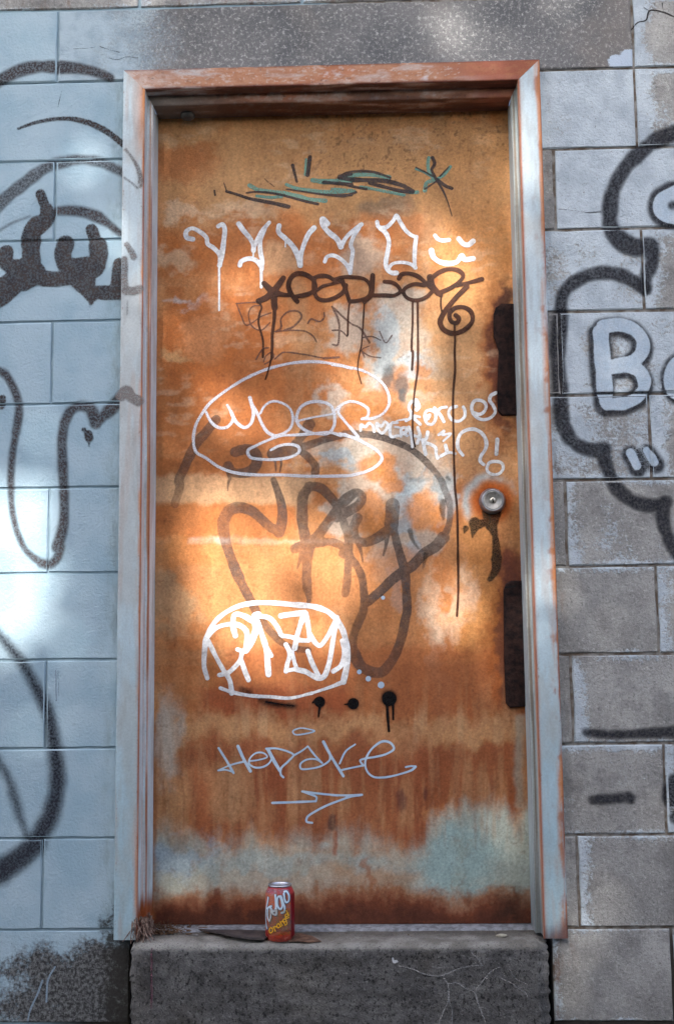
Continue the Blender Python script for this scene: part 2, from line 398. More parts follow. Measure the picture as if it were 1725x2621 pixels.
# ------------------------------------------------------------------ block wall
CH, BL, JT = .2032, .4064, .0064             # course height, block length, joint
XL, XR = -.6737, .7460
FX = .0045                                    # centre line of the door
WL, WR = -.470, .478                          # wall ends behind the door frame
LZ0, LZ1 = 10*CH, 2.2225                      # lintel course
wall = tag(empty('block_wall', (0, 0, GZ)), 'concrete block wall, pale blue paint left of the door and bare grey blocks right', 'wall')
M_L, M_R, M_M, M_LN = mat_painted_block(), mat_bare_block(), mat_mortar(), mat_lintel()
def block(x0, x1, z0, z1, mat, name='concrete_block', y=0., tint=None, jit=.0012, depth=.06):
    h = (0.0046 if mat is M_L else JT)/2; bv = .0022
    x0 += h; x1 -= h; z0 += h; z1 -= h
    cx, cz = (x0+x1)/2, (z0+z1)/2
    j = lambda: random.uniform(-jit, jit)
    fr = [(x0, z0), (x1, z0), (x1, z1), (x0, z1)]
    # outer rim with a point along every edge so the arrises wander a little
    def rim(inset, yy):
        o = []
        for k in range(4):
            a, bb = fr[k], fr[(k+1) % 4]; n = 6 if k % 2 == 0 else 4
            for i in range(n):
                t = i/n; px = a[0]+(bb[0]-a[0])*t; pz = a[1]+(bb[1]-a[1])*t
                px += (inset if px < cx else -inset) if abs(px-cx) > (x1-x0)/2-1e-6 else 0
                pz += (inset if pz < cz else -inset) if abs(pz-cz) > (z1-z0)/2-1e-6 else 0
                o.append((px+j()-cx, yy+y, pz+j()-cz))
        return o
    V = rim(bv, 0)+rim(0, .0028)+rim(0, depth); n = len(V)//3
    Fc = [tuple(range(n))]
    for k in range(2):
        for i in range(n): Fc.append((k*n+i, (k+1)*n+i, (k+1)*n+(i+1) % n, k*n+(i+1) % n))
    o = link(name, mesh(name, V, [tuple(reversed(f)) if k else f for k, f in enumerate(Fc)]), mat, wall, (cx, 0, cz))
    if tint: o.color = tint
    return o
XE0, XE1, KTOP = -1.95, 1.98, 12
PAINTED = {9: (.90, .46), 8: (1.0, 1.0), 7: (.74, .42), 6: (.70, .66), 5: (.62, .46), 4: (.38, .36), 3: (.28, .28), 2: (.22, .22), 1: (.30, .26), 0: (.22, .20), -1: (.16, .1)}
joints_v = []                                 # (x, z0, z1) for the films that follow the wall
for k in list(range(-1, 10))+[11, 12]:
    z0, z1 = (k*CH, (k+1)*CH) if k < 10 else (LZ1+(k-11)*CH, LZ1+(k-10)*CH)
    ja = XL if k % 2 == 0 else XL-CH
    xs = [ja-BL*i for i in range(5) if ja-BL*i > XE0-BL*.6]
    jb = XR-CH if k % 2 == 0 else XR
    ys = [jb+BL*i for i in range(5) if jb+BL*i < XE1+BL*.6]
    joints_v += [(x, z0, z1) for x in xs[:-1]+ys[:-1]]
    if k < 10: ed = sorted(xs)+[WL]; er = [WR]+ys
    else: ed = sorted(xs); er = ys
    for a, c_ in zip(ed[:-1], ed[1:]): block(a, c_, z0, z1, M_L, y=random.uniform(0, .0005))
    for i, (a, c_) in enumerate(zip(er[:-1], er[1:])):
        pv = PAINTED.get(k, (.3, .3)); sliver = (c_-a) < .1
        ii = i-1 if k % 2 == 0 else i
        p = .0 if sliver else pv[min(max(ii, 0), 1)]
        if k % 2 == 0 and not sliver: p = pv[0]
        if i > 1 and k % 2 == 1 or i > 2: p = random.uniform(.1, .6)
        block(a, c_, z0, z1, M_R, y=random.uniform(0, .0005), tint=(p, random.random(), 0, 1))
    if k > 10:                                # course over the lintel
        mid = np.arange(max(ed), min(er)+1e-6, BL); mid = list(mid); mid[-1] = min(er)
        for a, c_ in zip(mid[:-1], mid[1:]): block(a, c_, z0, z1, M_R, tint=(.2, random.random(), 0, 1))
        joints_v += [(x, z0, z1) for x in mid]
# lintel course: long beam over the door, painted blocks beside it
block(XL, XR, LZ0, LZ1, M_LN, 'lintel', depth=.12)
for i in range(3): block(XL-BL*(i+1), XL-BL*i, LZ0, LZ1, M_L)
for i in range(3): block(XR+BL*i, XR+BL*(i+1), LZ0, LZ1, M_R, tint=((.42, .3, .3)[i], .5, 0, 1))
joints_v += [(XL-BL*i, LZ0, LZ1) for i in range(3)]+[(XR+BL*i, LZ0, LZ1) for i in range(3)]
JV = np.array(joints_v)
MY = .0046
def box(x0, x1, y0, y1, z0, z1):
    V = [(x, y, z) for z in (z0, z1) for y in (y0, y1) for x in (x0, x1)]
    return V, [(0, 1, 5, 4), (1, 3, 7, 5), (3, 2, 6, 7), (2, 0, 4, 6), (4, 5, 7, 6), (2, 3, 1, 0)]
ZT = LZ1+2*CH
for x0, x1, z0, z1 in ((XE0-.2, WL-.001, GZ, LZ0), (WR+.001, XE1+.2, GZ, LZ0), (XE0-.2, XE1+.2, LZ0+.001, ZT)):
    V, F = box(x0, x1, MY, .16, z0, z1); link('mortar', mesh('mortar', V, F), M_M, wall)
def wall_surf(X, Z):
    k = np.where(Z < LZ0+.09, np.round(Z/CH)*CH, LZ1); dz = np.abs(Z-k)
    dx = np.full(len(X), 1.)
    for x, z0, z1 in JV:
        m = (Z >= z0) & (Z <= z1); dx = np.where(m, np.minimum(dx, np.abs(X-x)), dx)
    d = np.minimum(dx, dz); J2 = np.where(X < 0, 0.0046, JT)/2
    return np.where(d < J2+.0004, MY+.0002, np.where(d < J2+.0026, .0014, 0.))

# ------------------------------------------------------------------ door frame (swept steel profile)
FO, FI, FS = .5085, .4545, .4415              # half widths: outer edge, face, stop
HO, HI, HS = 2.0495, 1.9975, 1.9725           # head heights: outer, face, stop
FY, SY, DY = -.020, .016, .090                # face, step and door planes
ZB = -.018
frame = tag(empty('door_frame', (FX, 0, ZB)), 'pale blue steel door frame with rusty edges and rust-brown head', 'door frame')
m_frame = mat_vcol('worn_frame_paint', .55, .12, 200, .0010, .25, .5)
C_PAL = s2l((194, 207, 210)); C_BLU = s2l((148, 180, 190)); C_RST = s2l((150, 78, 40)); C_ORG = s2l((196, 128, 78)); C_DRK = s2l((70, 46, 40))
def profile(n=1):
    # (offset outward from the opening, y, tag) from the outer return to the door
    out = []
    def seg(a, b_, k):
        for i in range(k): t = i/k; out.append((a[0]+(b_[0]-a[0])*t, a[1]+(b_[1]-a[1])*t))
    seg((FO, .0035), (FO, FY+.0015), 3); seg((FO, FY+.0015), (FO-.0015, FY), 2); seg((FO-.0015, FY), (FI+.0015, FY), 22)
    seg((FI+.0015, FY), (FI, FY+.0015), 2); seg((FI, FY+.0015), (FI, SY), 10); seg((FI, SY), (FS+.0015, SY), 8)
    seg((FS+.0015, SY), (FS, SY+.0015), 2); seg((FS, SY+.0015), (FS, DY+.03), 22); out.append((FS, DY+.03))
    return np.array(out)
PR = profile(); S = np.concatenate([[0], np.cumsum(np.hypot(*np.diff(PR, axis=0).T))])
s_out, s_face, s_in1 = S[3], S[5], S[27]; s_in2 = S[29]; s_step0 = S[39]; s_step1 = S[47]
def gauss(x, m, w_): return np.exp(-((x-m)/w_)**2)
def frame_tone(side, s, z):                   # rust along the corners, streaks down the stops
    n1 = fbm(s*140+side*31, z*9+side*7); n2 = fbm(s*320+9, z*3.1+side*13); n3 = fbm(s*40, z*40+3)
    patch = fbm(s*22+side*5, z*7.5+2)
    c = C_PAL+(C_BLU-C_PAL)*(sstep(1.2, .0, z)*.8*(.5+patch))[..., None]
    def lay(c, colr, m): return c+(colr-c)*np.clip(m, 0, 1)[..., None]
    long = fbm(s*0+side*9+1.5, z*3.7+side*3); long2 = fbm(s*0+side*5+7.5, z*2.1+side*11)
    c = lay(c, s2l((216, 226, 228)), sstep(s_in1, s_in2, s)*.8)  # reveal colour lifted to stand in for the light it catches
    c = lay(c, s2l((176, 168, 156)), .4*sstep(.42, .66, patch))
    if side == 0:
        c = lay(c, C_RST, gauss(s, s_in1, .0028)*sstep(.18, .40, long)*1.0)
        c = lay(c, C_ORG, gauss(s, s_in1-.003, .004)*sstep(.46, .66, n1)*.8)
        c = lay(c, C_ORG, gauss(s, (s_step0+s_step1)/2+.002, .0062)*sstep(.28, .50, n2)*sstep(.22, .5, long2)*1.0)
        c = lay(c, C_RST, gauss(s, s_step1, .0022)*sstep(.36, .5, long2)*.9)
        c = lay(c, C_ORG, gauss(s, s_step0-.004, .005)*sstep(.45, .7, n2)*.7)
        c = lay(c, C_RST, sstep(.06, .015, z-n1*.05)*sstep(s_in1-.004, s_in1+.004, s))
        c = lay(c, C_ORG, sstep(1.83, 1.98, z+n1*.1)*sstep(s_out+.02, s_in1, s)*.8*(s < s_in2))
    else:
        c = lay(c, s2l((172, 182, 180)), .9*sstep(s_in2, s_in2+.004, s))
        c = lay(c, C_RST, gauss(s, s_in1, .0034)*sstep(.10, .34, long)*1.0)
        c = lay(c, C_ORG, gauss(s, s_in1+.012, .010)*sstep(.32, .55, n2)*.95)
        c = lay(c, C_RST, gauss(s, s_out+.001, .005+.012*sstep(.5, .8, n3))*sstep(.30, .52, n1*.6+long*.4))
        c = lay(c, C_ORG, gauss(s, s_out+.006, .008)*sstep(.42, .66, n1)*.8)
        c = lay(c, s2l((120, 98, 72)), gauss(s, (s_step0+s_step1)/2, .005)*sstep(.3, .5, n2)*.8)
        c = lay(c, C_DRK, gauss(s, s_step1+.003, .0016)*sstep(.35, .5, long2)*.7)
        c = lay(c, s2l((92, 62, 58)), sstep(.07, .02, z+(s-s_out)*.8+n1*.03)*.9)
        c = lay(c, s2l((84, 92, 92)), sstep(.30, .05, z+n2*.2)*sstep(s_in2, s_in2+.01, s)*.7)
    ch = fbm(s*260+side*3, z*120, 4); gr = fbm(s*120+side*8, z*16, 5)
    c = lay(c, s2l((128, 88, 62)), sstep(.74, .80, ch)*.5*sstep(.012, .004, np.minimum(np.abs(s-s_in1), np.abs(s-s_out)))); c = lay(c, s2l((150, 148, 142)), sstep(.54, .74, gr)*.25)
    c = lay(c, s2l((176, 130, 98)), sstep(.60, .76, fbm(s*60+side*2, z*5+4, 5))*.22)
    return c
def jamb(side):
    sg = -1 if side == 0 else 1
    nz = 900; P = np.zeros((nz, len(PR), 3)); zz = np.linspace(0, 1, nz)[:, None]
    top = HO+(PR[:, 0]-FO)/(FI-FO)*(HI-HO)             # mitre at the head
    top = np.where(PR[:, 0] < FI-.0002, HI+(PR[:, 0]-FI)/(FS-FI)*(HS-HI), top)
    zb = np.where(PR[:, 1] > FY+.004, ZB+.004, ZB)
    P[..., 2] = zb+(top-zb)*zz
    Zg = P[..., 2]; Sg = np.broadcast_to(S, Zg.shape)
    P[..., 0] = FX+sg*PR[:, 0]; P[..., 1] = PR[:, 1]
    # slight dents and wander along the length
    P[..., 1] += (fbm(Zg*6+side*9, Sg*20)-.5)*.0012*(PR[:, 1] < -.01)
    P[..., 0] += (fbm(Zg*2.2+side*4, Zg*0)-.5)*.0016
    if side: P = P[:, ::-1]; Zg = Zg[:, ::-1]; Sg = Sg[:, ::-1]
    me = gridmesh('jamb', P); setcol(me, 'tone', frame_tone(side, Sg, Zg).reshape(-1, 3))
    return link('jamb', me, m_frame, frame, smooth=False)
jl = jamb(0); jl['label'] = 'left jamb of the steel frame with orange rust streaks'
jr = jamb(1); jr['label'] = 'right jamb of the steel frame, rust along its outer edge'
def head():
    nx = 640; t = np.linspace(-1, 1, nx)[:, None]; P = np.zeros((nx, len(PR), 3))
    hgt = HO+(PR[:, 0]-FO)/(FI-FO)*(HI-HO); hgt = np.where(PR[:, 0] < FI-.0002, HI+(PR[:, 0]-FI)/(FS-FI)*(HS-HI), hgt)
    P[..., 0] = FX+t*PR[:, 0]; P[..., 1] = PR[:, 1]; P[..., 2] = hgt
    X = P[..., 0]; Sg = np.broadcast_to(S, X.shape)
    P[..., 2] += (fbm(X*3, X*0+4)-.5)*.002
    n1 = fbm(X*9+3, Sg*60); n2 = fbm(X*30+8, Sg*30); n3 = fbm(X*3.2+1.3, Sg*10)
    c = C_PAL+(s2l((182, 132, 102))-C_PAL)*np.clip(sstep(-.52, -.18, X)*.7+sstep(.30, .62, n1)*.65, 0, 1)[..., None]
    def lay(c, colr, m): return c+(colr-c)*np.clip(m, 0, 1)[..., None]
    c = lay(c, s2l((150, 82, 58)), sstep(.2, .40, X+(n3-.5)*.3)*.9)
    c = lay(c, s2l((178, 106, 70)), sstep(.42, .62, n3)*sstep(.44, .60, n2)*.8*(X < .25))
    c = lay(c, s2l((208, 206, 208)), sstep(.66, .76, n2*.5+n1*.5)*.9*(X < .3))
    n5 = fbm(X*55+2, Sg*130, 5); n6 = fbm(X*120+5, Sg*300, 4)
    c = lay(c, s2l((166, 108, 74)), sstep(.46, .60, n5)*.5); c = lay(c, s2l((200, 182, 170)), sstep(.60, .70, n6)*.6*(X < .32)); c = lay(c, s2l((84, 48, 40)), sstep(.66, .74, n5*.5+n6*.5)*.8)
    c = lay(c, s2l((96, 52, 42)), gauss(Sg, s_out, .004)*sstep(.3, .5, n2))
    c = lay(c, s2l((100, 50, 40)), gauss(Sg, s_in1, .004)*sstep(.25, .5, n1))
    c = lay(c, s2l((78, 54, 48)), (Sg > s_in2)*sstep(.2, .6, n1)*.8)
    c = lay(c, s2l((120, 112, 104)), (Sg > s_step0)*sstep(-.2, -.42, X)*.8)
    me = gridmesh('head', P[::-1]); setcol(me, 'tone', c[::-1].reshape(-1, 3))
    return link('head', me, m_frame, frame)
hd = head(); hd['label'] = 'rusted brown head of the steel door frame'
cx, cz = hit(478., 300., SY+.03)
bm = lathe('bumper', [(.013, 0), (.017, .004), (.018, .010), (.014, .014), (.006, .016)], 20)
o = link('bumper', bm, mat_flat('old_rubber', (70, 70, 70), (96, 94, 90), 60, .8), frame, (float(cx), .062, HS-.0145)); o['label'] = 'small round bumper under the frame head'
o = link('caulk_line', mesh('caulk', *box(FX-FO+.004, FX+FO-.004, -.010, .002, HO-.001, HO+.0045)), mat_flat('old_sealant', (150, 156, 164), (110, 110, 112), 50, .8), frame)
# ------------------------------------------------------------------ door leaf
door = tag(empty('steel_door', (FX, DY, -.008)), 'rusty orange steel door covered in graffiti tags inside the pale frame', 'door')
DX0, DX1, DZ0, DZ1 = FX-.449, FX+.449, -.0085, 1.985
NXD, NZD = 340, 750
gx = np.linspace(DX0, DX1, NXD); gz = np.linspace(DZ0, DZ1, NZD); GX, GZg = np.meshgrid(gx, gz)
U, V = proj(GX, np.full_like(GX, DY), GZg)
N1 = fbm(U/120, V/120, 6)-.5; N2 = fbm(U/120+40, V/120+70, 6)-.5
N3 = fbm(U/26, V/26, 5)-.5; N4 = fbm(U/26+20, V/26+31, 5)-.5
ST = fbm(U/24, V/230, 4); ST2 = fbm(U/40+9, V/300+4, 5); SS = fbm(U/55+4, V/320, 2); BND = fbm(U/260+3, V/22, 4); MOT = fbm(U/45+2, V/60, 6); FIN = fbm(U/7, V/8, 4)
T = np.zeros(GX.shape+(3,)); T[:] = s2l((194, 132, 82))
def lay(colr, m):
    global T
    T = T+(s2l(colr)-T)*np.clip(m, 0, 1)[..., None]
def blob(cx, cy, rx, ry, colr, k=1., e=.45, wv=60, wf=30):
    u = U+N1*wv*2+N3*wf*2; v = V+N2*wv*2+N4*wf*2
    d = np.sqrt(((u-cx)/rx)**2+((v-cy)/ry)**2); lay(colr, k*sstep(1+e*.8, 1-e*.8, d+(FIN-.5)*.26))
def band(y0, y1, x0, x1, colr, k=1., e=20, wv=20, drip=0):
    u = U+N1*wv+N3*(8+e*.8); v = V+N2*wv+N4*(8+e*1.2)+(FIN-.5)*e*.9-(SS-.5)*drip
    lay(colr, k*sstep(y0-e, y0+e, v)*sstep(y1+e, y1-e, v)*sstep(x0-e, x0+e, u)*sstep(x1+e, x1-e, u))
OR, BR, DP, TAN, CRM, PALE, BLUE, RED = (194, 124, 68), (172, 102, 54), (142, 78, 48), (186, 144, 102), (214, 188, 158), (206, 196, 180), (164, 180, 184), (150, 78, 46)
lay(BR, sstep(.42, .66, MOT)*.75); lay(TAN, sstep(.50, .70, ST2)*.5); lay(TAN, sstep(.5, .72, BND)*.35)
band(300, 560, 380, 1360, (184, 138, 92), .8, 60, 60)
blob(480, 420, 90, 60, (170, 96, 50), .6, .3, 20); blob(1000, 470, 220, 80, (186, 140, 92), .7); blob(620, 470, 150, 60, (190, 146, 100), .5)
lay((104, 76, 54), sstep(.62, .70, FIN)*sstep(560, 420, V)*sstep(700, 850, U)*.6)
blob(980, 540, 70, 34, (124, 104, 84), .7, .5, 40); blob(1100, 590, 60, 30, (150, 118, 90), .5, .5, 40)
blob(700, 640, 300, 90, BR, .8); blob(470, 620, 90, 60, (176, 104, 52), .6); blob(1010, 590, 80, 40, BR, .5)
blob(430, 660, 70, 24, (214, 184, 148), .55, .5, 30); blob(620, 530, 90, 20, (216, 190, 160), .4, .6, 30); blob(470, 545, 60, 16, (216, 190, 160), .5, .6, 30)
blob(470, 772, 46, 12, (206, 208, 204), .8, .5, 20); blob(486, 748, 14, 60, (190, 176, 150), .0)
blob(930, 660, 50, 45, (186, 172, 152), .6, .5, 30); blob(720, 655, 60, 40, (204, 170, 130), .5, .5, 30)
blob(560, 1000, 190, 260, BR, .85, .4); blob(520, 880, 140, 120, (186, 106, 52), .6)
blob(540, 860, 60, 60, (206, 146, 100), .5); blob(450, 915, 40, 20, (196, 160, 112), .6, .5, 20)
# pale, worn-through field right of the middle
for a in ((1010, 800, 70, 60), (1030, 900, 90, 110), (985, 960, 60, 80), (1080, 960, 70, 60), (880, 830, 50, 60), (840, 1010, 46, 40), (1010, 1150, 130, 60), (880, 1170, 110, 46), (1110, 1220, 60, 70), (1020, 1260, 80, 50), (930, 1260, 60, 50), (1000, 1420, 60, 60), (1080, 1370, 60, 70), (890, 1320, 46, 60)):
    blob(*a, (192, 180, 162), .7, .35, 40, 34)
for a in ((980, 880, 30, 90), (1065, 930, 50, 30), (860, 1180, 60, 20), (1060, 1230, 46, 30), (1150, 1250, 30, 60), (1050, 1280, 24, 40), (1040, 1330, 24, 24), (1060, 1420, 20, 60), (1020, 1500, 20, 60)):
    blob(*a, (166, 178, 180), .7, .35, 34, 30)
for a in ((1020, 980, 40, 40), (1110, 980, 50, 20), (1130, 880, 24, 20), (940, 1040, 80, 50), (960, 1190, 40, 30), (1000, 1190, 26, 30), (1090, 1300, 50, 46), (955, 1310, 46, 60), (1010, 1230, 30, 20), (1080, 940, 20, 20)):
    blob(*a, OR, .85, .35, 30, 16)
# drips of grey wash
for a in ((995, 965, 16, 38), (1033, 985, 20, 34), (1037, 1010, 12, 16)):
    blob(*a, (78, 84, 84), .75, .5, 16, 10)
for a in ((1130, 1240, 14, 40), (1080, 1215, 30, 12)): blob(*a, (124, 130, 128), .6, .6, 20)
band(1150, 1240, 1180, 1350, (200, 152, 106), .55, 40); blob(1180, 960, 90, 200, (196, 152, 106), .7, .4); blob(1220, 700, 110, 160, (200, 140, 84), .7, .4); blob(1200, 480, 130, 120, (190, 138, 88), .5)
band(1215, 1290, 385, 800, (206, 164, 122), .75, 10, 14); band(1293, 1372, 385, 760, (180, 108, 58), .8, 7, 12); band(1376, 1393, 480, 590, (206, 198, 188), .6, 5, 8); band(1376, 1393, 590, 700, (206, 186, 166), .35, 6, 8)
band(1380, 1392, 700, 930, (222, 190, 160), .5, 5, 8)
blob(700, 1480, 240, 110, (198, 130, 80), .8); blob(1010, 1560, 150, 140, (194, 128, 78), .7); blob(420, 1540, 50, 110, (178, 148, 112), .6)
blob(480, 1420, 80, 40, (186, 120, 66), .6)
for x, a, b_ in ((1105, 1480, 1800), (1130, 1700, 1860), (1160, 1500, 1640), (1190, 1440, 1580), (1120, 1560, 1640)):
    blob(x, (a+b_)/2, 20, (b_-a)/2, (208, 176, 146), .65, .5, 30)
blob(1240, 1600, 70, 120, (198, 136, 76), .7); blob(1230, 1400, 60, 100, (198, 134, 74), .6)
band(1650, 1840, 560, 1330, (168, 98, 56), .8, 26, 30); band(1760, 1850, 500, 900, RED, .8, 22, 40); blob(460, 1760, 60, 130, (176, 112, 68), .5)
band(1700, 1870, 990, 1330, (156, 92, 54), .75, 14, 20)
band(1840, 1910, 400, 1330, (188, 142, 98), .75, 22, 30, 60); lay((186, 148, 108), sstep(.52, .66, ST)*sstep(1780, 1850, V)*sstep(2020, 1900, V)*.6)
blob(430, 1900, 40, 110, (186, 178, 164), .75, .5, 20)
band(1905, 2165, 470, 1100, (148, 86, 54), .85, 24, 50, 120); blob(640, 1980, 60, 70, DP, .7, .6, 40); blob(740, 2000, 60, 130, DP, .8, .6, 40); blob(990, 1960, 160, 70, DP, .6, .6, 60); blob(1050, 2130, 30, 60, DP, .7, .5, 30); band(1905, 2070, 1060, 1335, (142, 80, 48), .88, 14, 20, 40); blob(1310, 2080, 18, 60, (142, 76, 40), .7, .4, 10)
lay((180, 130, 88), sstep(.50, .70, ST)*sstep(1950, 2040, V)*sstep(2180, 2080, V)*.65)
lay((184, 142, 100), sstep(.50, .66, ST2)*sstep(1900, 1960, V)*sstep(2120, 2040, V)*.4); band(1960, 2110, 540, 620, (184, 140, 98), .55, 20, 30)
band(2030, 2120, 385, 460, (182, 130, 86), .7, 24, 20)
LOW = V-(SS-.5)*110*sstep(1120, 1060, U)-(MOT-.5)*90-(FIN-.5)*26-N2*40-N4*20-(fbm(U/18+2, V/160, 4)-.5)*70
edge = np.where(U < 480, 2110, np.where(U < 1090, 2165, 2085)); edge = np.interp(U, [385, 470, 560, 640, 720, 780, 860, 1000, 1080, 1110, 1200, 1290, 1310, 1340], [2100, 2130, 2160, 2170, 2175, 2160, 2145, 2180, 2175, 2090, 2072, 2080, 2120, 2075])
pb = sstep(-55, 50, LOW-edge); lay((164, 172, 160), pb*np.interp(U, [385, 450, 700, 1060, 1130, 1340], [.8, .85, .66, .7, .97, .97]))
blob(450, 2200, 80, 50, (152, 170, 180), .75, .5); blob(1180, 2200, 110, 90, (148, 172, 168), .9, .5); blob(760, 2210, 260, 30, (156, 172, 168), .6)
lay((160, 116, 80), sstep(.48, .68, ST*.4+MOT*.6)*pb*.32*sstep(2290, 2200, V)*sstep(1150, 1050, U)); lay((150, 150, 128), pb*sstep(.5, .75, MOT)*.3)
band(2225, 2262, 860, 1090, (170, 128, 92), .55, 20, 40); blob(940, 2240, 14, 40, (150, 88, 52), .6, .5, 14)
BO = V+(ST2-.5)*50+(MOT-.5)*60+np.interp(U, [385, 430, 560, 640, 740, 800, 980, 1100, 1200, 1340], [0, 0, 6, 14, 6, 14, 22, 14, -8, 16])
lay((146, 92, 56), sstep(2268, 2312, BO+(FIN-.5)*24)*.85); lay((112, 58, 36), sstep(2300, 2336, BO+(FIN-.5)*24)*.92); lay((74, 42, 32), sstep(2330, 2368, BO+FIN*20)*.75)
blob(552, 2300, 10, 34, (116, 62, 40), .75, .4, 10); blob(640, 2310, 34, 26, (126, 68, 42), .7, .4, 20); blob(1200, 2300, 14, 24, (120, 74, 50), .6, .5, 14)
band(1850, 2362, 384, 400, (150, 92, 50), .7, 6, 16); band(2280, 2362, 1270, 1345, (54, 40, 32), .6, 26, 10)
blob(851, 2105, 11, 22, (70, 44, 44), .85, .35, 6, 4); band(2125, 2190, 852, 862, (150, 78, 48), .7, 5, 4); blob(1030, 2050, 12, 30, (84, 48, 48), .7, .5, 10, 6); blob(1090, 2035, 5, 18, (84, 46, 42), .7, .5, 4, 3)
# right edge: rust halo round the latch plates
blob(1278, 930, 46, 190, (150, 84, 42), .75, .5, 20); blob(1290, 920, 32, 172, (92, 50, 38), .85, .4, 14); blob(1300, 760, 16, 40, (70, 44, 38), .7, .5, 10)
blob(1300, 1640, 56, 210, (150, 82, 36), .75, .5, 20); blob(1312, 1470, 30, 60, (104, 54, 44), .8, .5, 16); blob(1300, 1640, 26, 190, (96, 56, 44), .7, .4, 10); blob(1340, 1330, 10, 30, (110, 56, 36), .8, .4, 6)
band(1830, 2070, 1318, 1340, (158, 156, 140), .6, 8, 8)
# lock: pale ring, orange ring, black run-off
dl = np.hypot(U-1259+N3*10, V-1284+N4*10); al = np.arctan2(V-1284, U-1259)
lay((182, 190, 186), np.exp(-((dl-66)/10)**2)*sstep(-.1, .25, MOT-.4+.3*(np.cos(al+2.6)))*.9)
lay((186, 92, 34), np.exp(-((dl-40)/15)**2)*.95); lay((120, 56, 24), np.exp(-((dl-32)/6)**2)*.7)
F2 = fbm(U/3.2+7, V/3.4, 3); F3 = fbm(U/70, V/4, 4)
lay((118, 66, 36), sstep(.60, .74, FIN)*sstep(.40, .62, MOT)*.22*sstep(300, 700, V)); lay((208, 176, 142), sstep(.52, .72, fbm(U/34+3, V/15, 5))*sstep(.45, .65, fbm(U/150, V/110, 3))*.34*sstep(1300, 1000, V)); lay((184, 140, 100), sstep(.50, .70, fbm(U/16+6, V/150+2, 5))*sstep(1650, 1850, V)*sstep(2200, 2100, V)*.28); lay((120, 62, 36), sstep(.54, .72, fbm(U/12+1, V/120+8, 5))*sstep(1850, 1950, V)*sstep(2190, 2120, V)*.32); lay((96, 54, 34), sstep(.70, .82, fbm(U/11+3, V/12+9, 4))*.28)
T *= (1+(FIN-.5)*.20+(ST-.5)*.22+(F2-.5)*.30)[..., None]
T = np.clip(T, .01, .9)
Pd = np.stack([GX, np.full_like(GX, DY)+(fbm(GX*3, GZg*2)-.5)*.0005, GZg], -1)
me = gridmesh('door_panel', Pd); setcol(me, 'tone', T.reshape(-1, 3))
m_door = mat_vcol('rusted_door_paint', .66, .22, 170, .0018, .18, .7)
dp = link('door_panel', me, m_door, door)
V_, F_ = box(DX0, DX1, DY+.0015, DY+.044, DZ0+.0006, DZ1-.0006)
link('door_core', mesh('door_core', V_, F_), mat_flat('door_edge_steel', (110, 72, 48), (70, 46, 36), 20), door)
m_plate = mat_flat('dark_rusted_plate', (58, 40, 35), (26, 21, 22), 48, .8, .0, 1., 90, .12, .004)
def pxs(pts, y): return [tuple(float(q) for q in hit(float(a), float(c_), y)) for a, c_ in pts]
for pts, lb in (([(1262, 806), (1268, 788), (1284, 778), (1330, 778), (1334, 1064), (1284, 1064), (1273, 1052), (1272, 1000), (1276, 900), (1263, 862)], 'upper dark rusted latch plate at the edge of the door'),
                ([(1288, 1512), (1294, 1494), (1308, 1487), (1356, 1486), (1360, 1808), (1304, 1812), (1294, 1800), (1290, 1700)], 'lower dark rusted latch plate at the edge of the door')):
    q = pxs(pts, DY); q = list(reversed(q))
    o = link('latch_plate', slab('latch_plate', q, .0075, .003), m_plate, door, (0, DY-.0005, 0)); o['label'] = lb
    lower = o
sx = pxs([(1291, 1502), (1320, 1498), (1320, 1503), (1291, 1507)], DY-.005)
link('slot', slab('slot', sx, .0006, .0002), mat_flat('slot_black', (10, 9, 9), (16, 14, 14)), lower, (0, DY-.0081, 0))
# lock
lx, lz = (float(q) for q in hit(1259.5, 1283.0, DY))
lock = empty('deadbolt_lock', (lx, DY, lz)); lock.parent = door; lock.matrix_parent_inverse = Matrix.Translation(door.location).inverted(); lock['label'] = 'round weathered steel deadbolt lock cylinder'
m_steel = mat_flat('tarnished_steel', (176, 178, 182), (120, 122, 126), 60, .34, .7, .25, 300, .5, .0006)
m_steel2 = mat_flat('dull_lock_face', (176, 174, 168), (134, 132, 126), 90, .42, .45, .3, 400, .5, .0005)
link('collar', lathe('collar', [(.0315, -.002), (.0318, .003), (.0300, .007), (.0268, .0175), (.0255, .0190), (.0235, .0192), (.0232, .0170)], 56, 'Y'), m_steel, lock, (lx, DY, lz), True)
link('face_disc', lathe('face_disc', [(.0231, .012), (.0231, .0178), (.0224, .0190), (.0205, .0193), (.0200, .0186), (.0090, .0180), (.0088, .0176)], 56, 'Y'), m_steel2, lock, (lx, DY, lz), True)
link('key_plug', lathe('key_plug', [(.0070, .015), (.0070, .0192), (.0066, .0197), (.0010, .0197)], 32, 'Y'), mat_flat('key_plug_brass', (200, 196, 186), (160, 156, 146), 120, .35, .8), lock, (lx, DY, lz), True)
kw = [(-.0012, .0035), (-.0018, .001), (-.0006, -.0004), (-.0012, -.0046), (.0010, -.0050), (.0013, -.001), (.0006, .0036)]
link('keyhole', slab('keyhole', [(a*1.5+.0002, c_*1.25) for a, c_ in reversed(kw)], .0007, .0002), mat_flat('keyhole_black', (8, 8, 8), (14, 13, 12)), lock, (lx, DY-.0196, lz))

